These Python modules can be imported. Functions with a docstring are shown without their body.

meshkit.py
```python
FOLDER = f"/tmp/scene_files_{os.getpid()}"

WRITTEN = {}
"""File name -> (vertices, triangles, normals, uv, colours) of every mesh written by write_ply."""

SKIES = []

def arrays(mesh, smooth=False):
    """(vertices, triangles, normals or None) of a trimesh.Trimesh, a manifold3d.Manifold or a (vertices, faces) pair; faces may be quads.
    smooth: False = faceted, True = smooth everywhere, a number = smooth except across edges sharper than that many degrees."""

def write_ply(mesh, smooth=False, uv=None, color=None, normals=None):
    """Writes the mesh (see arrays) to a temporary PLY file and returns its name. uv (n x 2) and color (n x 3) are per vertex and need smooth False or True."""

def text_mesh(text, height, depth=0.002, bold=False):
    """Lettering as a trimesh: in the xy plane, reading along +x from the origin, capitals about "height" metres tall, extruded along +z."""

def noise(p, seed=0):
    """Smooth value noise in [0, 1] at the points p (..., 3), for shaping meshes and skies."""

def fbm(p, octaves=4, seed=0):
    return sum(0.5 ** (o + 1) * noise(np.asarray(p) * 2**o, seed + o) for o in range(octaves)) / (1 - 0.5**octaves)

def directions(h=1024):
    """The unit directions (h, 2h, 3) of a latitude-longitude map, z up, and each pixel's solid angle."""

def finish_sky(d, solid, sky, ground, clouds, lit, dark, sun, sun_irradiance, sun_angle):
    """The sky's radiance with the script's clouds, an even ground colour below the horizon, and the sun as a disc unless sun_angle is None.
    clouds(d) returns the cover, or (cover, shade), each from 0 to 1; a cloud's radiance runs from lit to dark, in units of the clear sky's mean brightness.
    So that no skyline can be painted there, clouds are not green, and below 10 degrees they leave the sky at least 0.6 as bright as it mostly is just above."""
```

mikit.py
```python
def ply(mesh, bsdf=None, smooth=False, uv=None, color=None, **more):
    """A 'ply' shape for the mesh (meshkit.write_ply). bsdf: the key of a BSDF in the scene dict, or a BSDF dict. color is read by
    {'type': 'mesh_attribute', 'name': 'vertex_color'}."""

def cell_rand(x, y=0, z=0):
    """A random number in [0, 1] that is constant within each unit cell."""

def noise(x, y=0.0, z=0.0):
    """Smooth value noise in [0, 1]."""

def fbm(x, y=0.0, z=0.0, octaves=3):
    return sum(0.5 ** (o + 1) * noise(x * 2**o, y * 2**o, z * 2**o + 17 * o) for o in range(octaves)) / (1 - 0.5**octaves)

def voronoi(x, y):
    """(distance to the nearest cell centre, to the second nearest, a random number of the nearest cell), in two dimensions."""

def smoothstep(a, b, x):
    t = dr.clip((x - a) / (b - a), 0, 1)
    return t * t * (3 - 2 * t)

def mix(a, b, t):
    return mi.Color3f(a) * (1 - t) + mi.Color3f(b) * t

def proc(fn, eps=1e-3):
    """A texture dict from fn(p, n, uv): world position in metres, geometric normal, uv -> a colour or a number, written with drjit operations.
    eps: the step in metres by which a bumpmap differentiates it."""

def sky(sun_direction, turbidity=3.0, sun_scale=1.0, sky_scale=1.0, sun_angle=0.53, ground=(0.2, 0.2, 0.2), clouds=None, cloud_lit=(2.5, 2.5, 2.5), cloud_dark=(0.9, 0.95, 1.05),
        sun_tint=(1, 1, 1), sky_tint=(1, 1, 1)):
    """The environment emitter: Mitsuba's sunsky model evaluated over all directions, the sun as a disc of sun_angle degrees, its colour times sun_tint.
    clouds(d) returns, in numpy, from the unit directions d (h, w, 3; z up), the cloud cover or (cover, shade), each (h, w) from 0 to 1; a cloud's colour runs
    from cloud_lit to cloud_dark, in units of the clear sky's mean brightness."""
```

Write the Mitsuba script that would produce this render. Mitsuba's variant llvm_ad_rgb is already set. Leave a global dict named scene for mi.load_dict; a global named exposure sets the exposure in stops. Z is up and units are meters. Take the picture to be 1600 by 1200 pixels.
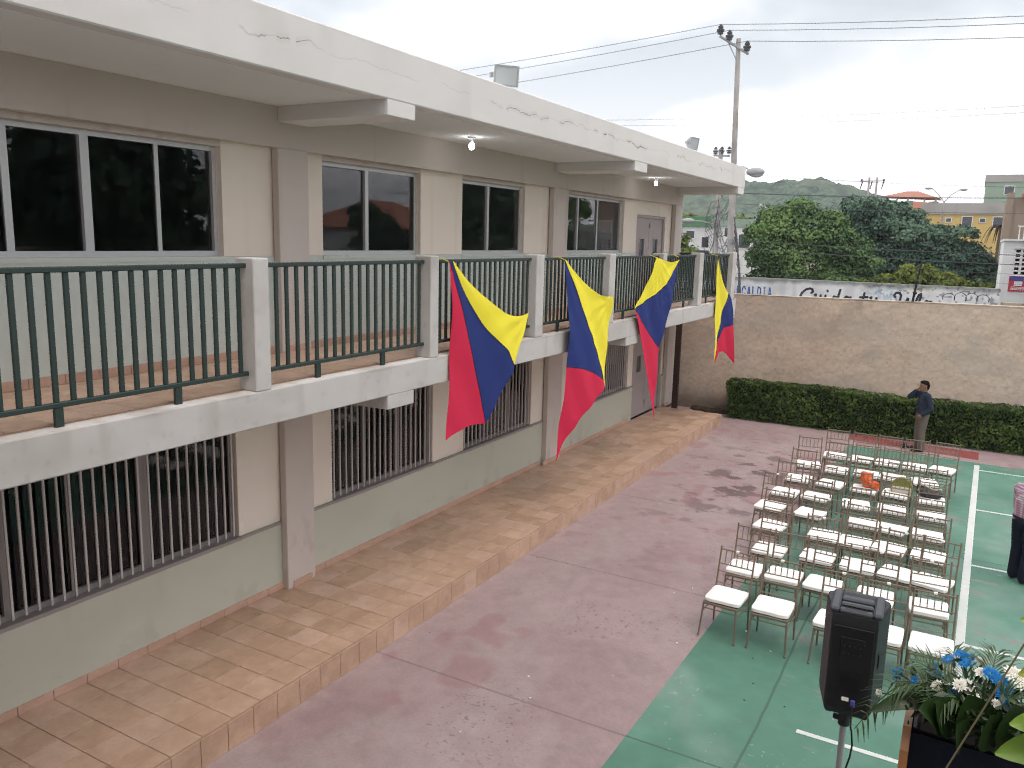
import math, random
import numpy as np, trimesh, mitsuba as mi, drjit as dr, mikit, meshkit
import manifold3d as m3
from shapely.geometry import Polygon, LineString, box as sbox
from shapely.ops import unary_union
from scipy.spatial import Delaunay
from mikit import proc, noise, fbm, mix, smoothstep

T = mi.ScalarTransform4f
scene, labels = {}, {}
# ------------------------------------------------------------------ camera, sky, exposure
EYE = np.array([0, 0, 4.6])
FWD = np.array([-0.484888, 0.856622, -0.176301])
UP = np.array([-0.108857, 0.140903, 0.984021])
scene['haze_air'] = {'type': 'homogeneous', 'albedo': {'type': 'rgb', 'value': [0.90, 0.945, 0.985]}, 'sigma_t': 0.0004}
scene['camera'] = {'type': 'perspective', 'fov': 64.09, 'fov_axis': 'x', 'near_clip': 0.05, 'far_clip': 3000.0, 'medium': {'type': 'ref', 'id': 'haze_air'},
                   'to_world': T().look_at(origin=EYE.tolist(), target=(EYE + FWD).tolist(), up=UP.tolist())}
exposure = 2.92


def cloud_cover(d):
    k = 1.0 / (d[..., 2] + 0.22)
    p = np.stack([d[..., 0] * k * 1.5 + 0.3, d[..., 1] * k * 1.5 + 5.2, d[..., 2] * 0.7], -1)
    n = meshkit.fbm(p * 1.15, 5, 3)
    w = meshkit.fbm(p * 0.55 + 7.0, 3, 9)
    s = np.clip((0.6 * n + 0.4 * w - 0.34) / 0.27, 0, 1)
    s = s * s * (3 - 2 * s)
    return np.ones(d.shape[:2]), s * np.clip(0.45 + d[..., 2] * 1.6, 0, 0.92) * np.clip(1.2 - 0.9 * d[..., 2], 0, 1)


scene['sky'] = mikit.sky([0.42, -0.28, 0.86], turbidity=4, sun_scale=0.10, sun_angle=30, clouds=cloud_cover,
                         cloud_lit=(2.30, 2.26, 2.36), cloud_dark=(0.56, 0.66, 0.73), ground=(0.22, 0.2, 0.18))

# ------------------------------------------------------------------ helpers
def free(key):
    if key not in scene and key not in labels:
        return key
    i = 1
    while f'{key}_{i:03d}' in scene or f'{key}_{i:03d}' in labels:
        i += 1
    return f'{key}_{i:03d}'


def thing(name, label, cat, group=None):
    key = free(name)
    labels[key] = {'label': label, 'category': cat}
    if group:
        labels[key]['group'] = group
    return key


def put(name, shape, parent=None, label=None, cat=None, group=None, kind=None, tw=None):
    key = free(f'{parent}__{name}' if parent else name)
    s = dict(shape)
    if tw is not None:
        s['to_world'] = tw
    scene[key] = s
    e = {}
    if label: e['label'] = label
    if cat: e['category'] = cat
    if group: e['group'] = group
    if kind: e['kind'] = kind
    if e: labels[key] = e
    return key


def mesh(m, bsdf, smooth=False):
    return mikit.ply(m, bsdf, smooth)


def cat(ms):
    return trimesh.util.concatenate(ms)


def bx(x0, x1, y0, y1, z0, z1):
    return trimesh.creation.box(bounds=[[x0, y0, z0], [x1, y1, z1]])


def hull(p):
    return trimesh.convex.convex_hull(np.asarray(p, float))


def rbx(x0, x1, y0, y1, z0, z1, r):
    """box with chamfered edges"""
    p = []
    for a in (0, 1):
        for b in (0, 1):
            for c in (0, 1):
                q = np.array([(x0, x1)[a], (y0, y1)[b], (z0, z1)[c]])
                s = np.array([(1, -1)[a], (1, -1)[b], (1, -1)[c]]) * r
                p += [q + s * [0, 1, 1], q + s * [1, 0, 1], q + s * [1, 1, 0]]
    return hull(p)


def tube(pts, r, sides=6, caps=True):
    p = np.asarray(pts, float)
    n = len(p)
    rad = np.broadcast_to(np.asarray(r, float), (n,))
    t = np.gradient(p, axis=0)
    t /= np.linalg.norm(t, axis=1, keepdims=True) + 1e-12
    a = np.cross(t, [0, 0, 1.0])
    flat = np.linalg.norm(a, axis=1) < 0.2
    a[flat] = np.cross(t[flat], [1.0, 0, 0])
    for i in range(1, n):
        a[i] = a[i - 1] - t[i] * np.dot(a[i - 1], t[i])
        a[i] /= np.linalg.norm(a[i]) + 1e-12
    a[0] /= np.linalg.norm(a[0]) + 1e-12
    b = np.cross(t, a)
    ang = (np.arange(sides) + 0.5) * 2 * np.pi / sides
    v = p[:, None] + rad[:, None, None] * (np.cos(ang)[None, :, None] * a[:, None] + np.sin(ang)[None, :, None] * b[:, None])
    v = v.reshape(-1, 3)
    f = []
    for i in range(n - 1):
        for j in range(sides):
            k = (j + 1) % sides
            f += [[i * sides + j, i * sides + k, (i + 1) * sides + k], [i * sides + j, (i + 1) * sides + k, (i + 1) * sides + j]]
    if caps:
        for base, flip in ((0, True), ((n - 1) * sides, False)):
            for j in range(1, sides - 1):
                f.append([base, base + j + 1, base + j] if flip else [base, base + j, base + j + 1])
    return trimesh.Trimesh(v, f, process=False)


def ball(c, r, sub=1, s=(1, 1, 1)):
    m = trimesh.creation.icosphere(subdivisions=sub, radius=r)
    m.apply_scale(s)
    m.apply_translation(c)
    return m


def extr_x(poly, x0, x1):
    """polygon in (y, z) swept along x"""
    gs = getattr(poly, 'geoms', [poly])
    out = []
    for g in gs:
        m = trimesh.creation.extrude_polygon(g, x1 - x0, engine='earcut')
        v = m.vertices
        out.append(trimesh.Trimesh(np.c_[x0 + v[:, 2], v[:, 0], v[:, 1]], m.faces, process=False))
    return cat(out)


def extr_y(poly, y0, y1):
    """polygon in (x, z) swept along y"""
    out = []
    for g in getattr(poly, 'geoms', [poly]):
        m = trimesh.creation.extrude_polygon(g, y1 - y0, engine='earcut')
        v = m.vertices
        out.append(trimesh.Trimesh(np.c_[v[:, 0], y1 - v[:, 2], v[:, 1]], m.faces, process=False))
    return cat(out)


def extr_z(poly, z0, z1):
    out = []
    for g in getattr(poly, 'geoms', [poly]):
        m = trimesh.creation.extrude_polygon(g, z1 - z0, engine='earcut')
        m.apply_translation([0, 0, z0])
        out.append(m)
    return cat(out)


# ------------------------------------------------------------------ materials
def two(b):
    return {'type': 'twosided', 'bsdf': b}


def rough(c, r=0.6, spec=0.3, metal=0.0):
    col = c if isinstance(c, dict) else {'type': 'rgb', 'value': list(c)}
    return two({'type': 'principled', 'base_color': col, 'roughness': r, 'specular': spec, 'metallic': metal})


def diff(c):
    return two({'type': 'diffuse', 'reflectance': c if isinstance(c, dict) else {'type': 'rgb', 'value': list(c)}})


def wallpaint(c, dirt, amt=0.35, sc=1.0, streak=0.25):
    def fn(p, n, uv):
        a = fbm(p.x * 0.9 * sc, p.y * 0.9 * sc, p.z * 0.9 * sc, 3)
        b = fbm(p.x * 9 * sc + 4, p.y * 9 * sc, p.z * 3 * sc, 2)
        s = noise(p.x * 5 * sc, p.y * 5 * sc, p.z * 0.5 * sc)
        t = amt * smoothstep(0.45, 0.8, a) + streak * smoothstep(0.6, 0.95, s) + 0.12 * (b - 0.5)
        return mix(c, dirt, dr.clip(t, 0, 1))
    return proc(fn)


def bump(b, fn, eps=2e-3):
    return two({'type': 'bumpmap', 'arbitrary': proc(fn, eps), 'scale': 1.0, 'bsdf': b})


def pr(col, r=0.6, spec=0.3):
    return {'type': 'principled', 'base_color': col if isinstance(col, dict) else {'type': 'rgb', 'value': list(col)}, 'roughness': r, 'specular': spec}


def fascia_col(p, n, uv):
    a = fbm(p.y * 0.8, p.z * 2.0, p.x, 3)
    g = noise(p.y * 3.0, p.z * 0.7, 3.0)
    t = 0.25 * smoothstep(0.5, 0.8, a) + 0.22 * smoothstep(0.6, 0.95, g)
    c = mix((0.64, 0.625, 0.61), (0.47, 0.45, 0.425), t)
    # hairline crack and flaked plaster that wanders along the parapet
    wob = 0.10 * (fbm(p.y * 1.6, 1.0, 5.0, 5) - 0.5) + 0.022 * (fbm(p.y * 31, 3.0, 2.0, 2) - 0.5) + 0.05 * (noise(p.y * 6.1, 4.0, 7.0) - 0.5)
    line = dr.abs(p.z - 6.235 - wob * 1.2)
    on = smoothstep(0.40, 0.62, noise(p.y * 1.3, 8.0, 1.0)) * smoothstep(0.25, 0.45, noise(p.y * 9.0, 1.0, 3.0))
    wid = 0.0012 + 0.007 * smoothstep(0.62, 0.95, noise(p.y * 5.0, 2.0, 9.0))
    k = dr.maximum(on, 0.22 * smoothstep(0.3, 0.5, noise(p.y * 2.1, 3.0, 6.0))) * (1 - smoothstep(wid, wid + 0.005, line))
    flake = (1 - smoothstep(0.0, 0.035, dr.abs(line - 0.02))) * on * 0.25
    return mix(mix(c, (0.46, 0.44, 0.42), flake), (0.12, 0.11, 0.10), k * 0.8)


def slab_col(p, n, uv):
    a = fbm(p.y * 1.2, p.z * 3.0, p.x * 2, 3)
    s = noise(p.y * 7.0, p.z * 0.9, 1.0)
    b = fbm(p.y * 14, p.z * 14, p.x * 14, 2)
    t = 0.30 * smoothstep(0.45, 0.8, a) + 0.30 * smoothstep(0.55, 0.95, s) + 0.2 * smoothstep(0.6, 0.9, b)
    low = smoothstep(0.05, 0.0, dr.abs(p.z - 3.206)) * smoothstep(0.4, 0.7, noise(p.y * 2.5, 0.0, 6.0)) * 0.4
    return mix((0.50, 0.485, 0.47), (0.30, 0.275, 0.245), dr.clip(t + low, 0, 1))


def pink_col(p, n, uv):
    a = fbm(p.x * 0.55, p.y * 0.55, 0.0, 4)
    b = fbm(p.x * 7.0, p.y * 7.0, 2.0, 3)
    fine = noise(p.x * 60, p.y * 60, 1.0)
    c = mix((0.305, 0.230, 0.232), (0.275, 0.198, 0.202), smoothstep(0.4, 0.7, a))
    c = mix(c, (0.325, 0.268, 0.264), 0.55 * smoothstep(0.45, 0.75, fbm(p.x * 1.6 + 9, p.y * 1.1, 4.0, 3)))
    c = c * (0.9 + 0.2 * b) * (0.94 + 0.12 * fine)
    # worn, damp patch near the middle of the yard
    gx, gy = (p.x + 3.6) / 1.1, (p.y - 15.8) / 2.9
    near = dr.exp(-(gx * gx + gy * gy))
    st = fbm(p.x * 2.6 + 2, p.y * 3.4, 7.0, 5)
    brk = fbm(p.x * 11, p.y * 15, 4.0, 3)
    m = smoothstep(0.66 - 0.14 * near, 0.76 - 0.14 * near, st + 0.20 * (brk - 0.5)) * (0.12 + 0.88 * near)
    halo = smoothstep(0.58 - 0.14 * near, 0.72 - 0.12 * near, st) * near
    c = mix(c, (0.20, 0.105, 0.105), 0.4 * halo)
    c = mix(c, (0.085, 0.06, 0.058), dr.clip(m * 0.8, 0, 0.75))
    red = smoothstep(0.66, 0.78, fbm(p.x * 1.9 + 31, p.y * 1.5, 3.0, 3))
    c = mix(c, (0.26, 0.12, 0.13), red * 0.4)
    sp = smoothstep(0.82, 0.9, noise(p.x * 28 + 3, p.y * 40, 11.0)) * smoothstep(0.5, 0.7, noise(p.x * 0.8, p.y * 0.8, 5.0))
    c = mix(c, (0.09, 0.07, 0.065), sp * 0.45)
    # saw-cut joints across and along
    j = dr.minimum(dr.abs(p.y - 6.67), dr.minimum(dr.abs(p.y - 10.12), dr.minimum(dr.abs(p.y - 13.6), dr.abs(p.y - 17.1))))
    w = 0.006 * (0.6 + 0.9 * noise(p.x * 6, p.y, 0.0))
    return mix(c, (0.12, 0.085, 0.085), (1 - smoothstep(w, w + 0.012, j)) * 0.5)


def green_col(p, n, uv):
    a = fbm(p.x * 0.8, p.y * 0.8, 0.0, 4)
    b = fbm(p.x * 6.0, p.y * 6.0, 2.0, 3)
    c = mix((0.076, 0.186, 0.136), (0.104, 0.225, 0.170), smoothstep(0.35, 0.65, a))
    c = mix(c, (0.19, 0.275, 0.24), 0.45 * smoothstep(0.5, 0.75, fbm(p.x * 1.2 + 4, p.y * 0.9, 9.0, 3)))
    c = c * (0.9 + 0.2 * b)
    wear = smoothstep(0.66, 0.76, fbm(p.x * 2.2 + 11, p.y * 4.4, 5.0, 5))
    c = mix(c, (0.24, 0.185, 0.18), wear * 0.5)
    sp = smoothstep(0.89, 0.94, noise(p.x * 26 + 3, p.y * 26, 12.0)) * smoothstep(0.62, 0.8, noise(p.x * 1.3, p.y * 1.3, 3.0))
    c = mix(c, (0.34, 0.38, 0.34), sp * 0.35)
    j = dr.minimum(dr.abs(p.y - 6.67), dr.minimum(dr.abs(p.y - 10.12), dr.abs(p.y - 13.6)))
    wv = p.x + 1.43 + 0.05 * (fbm(p.y * 1.2, 1.0, 1.0, 3) - 0.5)
    j = dr.minimum(j, dr.abs(wv))
    return mix(c, (0.04, 0.085, 0.065), (1 - smoothstep(0.006, 0.02, j)) * 0.65)


def stucco_col(p, n, uv):
    a = fbm(p.x * 0.7, p.y, p.z * 0.9, 4)
    b = fbm(p.x * 5.0, p.y, p.z * 7.0, 3)
    c = mix((0.60, 0.485, 0.395), (0.55, 0.44, 0.355), smoothstep(0.4, 0.65, a))
    c = mix(c, (0.58, 0.50, 0.425), 0.5 * smoothstep(0.5, 0.7, fbm(p.x * 0.5 + 9, p.z * 0.8, 2.0, 3)))
    c = c * (0.88 + 0.24 * b)
    c = c * (0.84 + 0.32 * fbm(p.x * 13, p.y, p.z * 13, 2))
    vein = 1 - smoothstep(0.0, 0.03, dr.abs(fbm(p.x * 4.5 + 3, p.y, p.z * 4.5, 4) - 0.5))
    c = c * (1 - 0.16 * vein)
    # soot run-down stains below the coping and damp at the foot
    g = fbm(p.x * 1.7 + 0.6 * noise(p.x * 4, p.z * 4, 0.0), 1.0, p.z * 0.5, 4)
    top = smoothstep(1.7, 3.2, p.z) * smoothstep(0.56, 0.72, g) * (0.4 + 0.6 * fbm(p.x * 9, 0.0, p.z * 9, 3))
    foot = smoothstep(0.75, 0.15, p.z + 0.35 * (fbm(p.x * 1.8, 0.0, 4.0, 3) - 0.5)) * 0.75
    grey = smoothstep(0.55, 0.75, fbm(p.x * 0.9 + 5, p.z * 1.6, 8.0, 3)) * 0.35
    return mix(mix(c, (0.38, 0.36, 0.32), grey), (0.12, 0.10, 0.08), dr.clip(0.45 * top + foot, 0, 0.9))


def stucco_bump(p, n, uv):
    wx = p.x + 0.25 * noise(p.x * 3, p.z * 3, 1.0)
    return 0.011 * fbm(wx * 11.0, p.z * 9.0 + 2 * noise(p.x * 2, p.z * 2, 3.0), 2.0, 4) + 0.009 * noise(p.x * 33, p.z * 33, 5.0)


def street_col(p, n, uv):
    a = fbm(p.x * 1.1, p.z * 1.6, 1.0, 4)
    s = noise(p.x * 4.2, p.z * 0.35, 2.0)
    c = mix((0.74, 0.76, 0.77), (0.56, 0.56, 0.55), 0.6 * smoothstep(0.45, 0.75, a))
    c = mix(c, (0.48, 0.49, 0.50), 0.5 * smoothstep(0.6, 0.9, s))
    blue = dr.exp(-(dr.square((p.x + 3.1) / 0.45) + dr.square((p.z - 2.85) / 0.22))) * smoothstep(0.35, 0.6, fbm(p.x * 9, p.z * 9, 1.0, 2))
    c = mix(c, (0.36, 0.50, 0.62), blue)
    yel = dr.exp(-(dr.square((p.x + 2.0) / 0.4) + dr.square((p.z - 3.08) / 0.12))) * smoothstep(0.35, 0.6, fbm(p.x * 7, p.z * 9, 3.0, 2))
    c = mix(c, (0.58, 0.55, 0.36), yel)
    fleck = smoothstep(0.68, 0.8, noise(p.x * 11, p.z * 13, 4.0)) * smoothstep(-4.5, -2.5, p.x)
    grime = smoothstep(3.02, 3.22, p.z + 0.18 * fbm(p.x * 3, 1.0, 7.0, 3) - 0.05) * 0.7
    return mix(c, (0.10, 0.11, 0.10), dr.clip(0.6 * fleck + grime, 0, 0.85))


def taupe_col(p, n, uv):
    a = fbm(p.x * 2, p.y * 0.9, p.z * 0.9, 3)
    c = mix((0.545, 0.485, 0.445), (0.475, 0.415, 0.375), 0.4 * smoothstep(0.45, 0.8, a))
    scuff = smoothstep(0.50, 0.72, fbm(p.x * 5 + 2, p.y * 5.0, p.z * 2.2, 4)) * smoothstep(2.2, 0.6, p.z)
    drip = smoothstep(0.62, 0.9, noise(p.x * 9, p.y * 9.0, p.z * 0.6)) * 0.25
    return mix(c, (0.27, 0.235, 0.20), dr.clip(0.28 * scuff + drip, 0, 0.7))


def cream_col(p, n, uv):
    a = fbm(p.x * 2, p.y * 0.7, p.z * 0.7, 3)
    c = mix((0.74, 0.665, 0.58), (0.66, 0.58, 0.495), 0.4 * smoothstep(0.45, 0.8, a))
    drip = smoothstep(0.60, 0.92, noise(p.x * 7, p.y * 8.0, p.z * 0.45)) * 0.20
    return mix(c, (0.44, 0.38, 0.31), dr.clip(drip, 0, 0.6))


def dado_col(p, n, uv):
    a = fbm(p.x * 2, p.y * 0.6, p.z * 0.9, 3)
    c = mix((0.47, 0.47, 0.395), (0.41, 0.405, 0.335), 0.45 * smoothstep(0.45, 0.8, a))
    drip = smoothstep(0.62, 0.9, noise(p.x * 7, p.y * 6.0, p.z * 0.5)) * 0.18
    spl = smoothstep(0.55, 0.75, fbm(p.y * 5.0, p.z * 7.0, 3.0, 4)) * smoothstep(0.75, 0.40, p.z) * 0.18
    return mix(c, (0.27, 0.25, 0.20), dr.clip(drip + spl, 0, 0.6))


def tile_fn(c0, c1):
    def fn(p, n, uv):
        a = fbm(p.x * 5.0, p.y * 5.0, p.z * 5, 3)
        b = noise(p.x * 40, p.y * 40, p.z * 40)
        return mi.Color3f(0.93, 0.905, 0.945) * mix(c0, c1, smoothstep(0.3, 0.65, a)) * (0.93 + 0.14 * b) * (0.9 + 0.2 * fbm(p.x * 1.3, p.y * 1.3, p.z, 3))
    return proc(fn)


def leaf_fn(c0, c1, c2, s):
    def fn(p, n, uv):
        a = fbm(p.x * s, p.y * s, p.z * s, 2)
        b = mikit.cell_rand(p.x * 9 / 1.0, p.y * 9, p.z * 9)
        c = mix(c0, c1, smoothstep(0.35, 0.7, a))
        return mix(c, c2, smoothstep(0.55, 1.0, b) * 0.55)
    return proc(fn)


def hill_col(p, n, uv):
    a = fbm(p.x * 0.12, p.y * 0.05, p.z * 0.12, 4)
    b = noise(p.x * 0.02, p.y * 0.02, p.z * 0.05)
    c = mix((0.018, 0.042, 0.030), (0.066, 0.115, 0.066), smoothstep(0.32, 0.68, 0.55 * a + 0.45 * fbm(p.x * 0.33, p.y * 0.16, p.z * 0.33, 2)))
    return mix(c, (0.12, 0.13, 0.085), 0.4 * smoothstep(0.6, 0.85, b))


def plaid_fn(p, n, uv):
    u = p.x * 0.7 + p.y * 0.7
    a = 0.5 + 0.5 * dr.sin(u * 190)
    b = 0.5 + 0.5 * dr.sin(p.z * 190)
    c = mix((0.62, 0.54, 0.58), (0.36, 0.06, 0.12), smoothstep(0.3, 0.7, a) * 0.6)
    return mix(c, (0.20, 0.08, 0.20), smoothstep(0.3, 0.7, b) * 0.5)


def shirt_fn(p, n, uv):
    return mix((0.020, 0.028, 0.050), (0.032, 0.042, 0.070), fbm(p.x * 12, p.y * 12, p.z * 9, 2))


def concrete_fn(p, n, uv):
    a = fbm(p.x * 4, p.y * 4, p.z * 1.2, 3)
    return mix((0.46, 0.44, 0.42), (0.30, 0.285, 0.27), smoothstep(0.35, 0.75, a))


def wood_fn(p, n, uv):
    g = fbm(p.x * 40, p.y * 40, p.z * 3, 3)
    return mix((0.36, 0.17, 0.07), (0.22, 0.09, 0.035), g)


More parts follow.
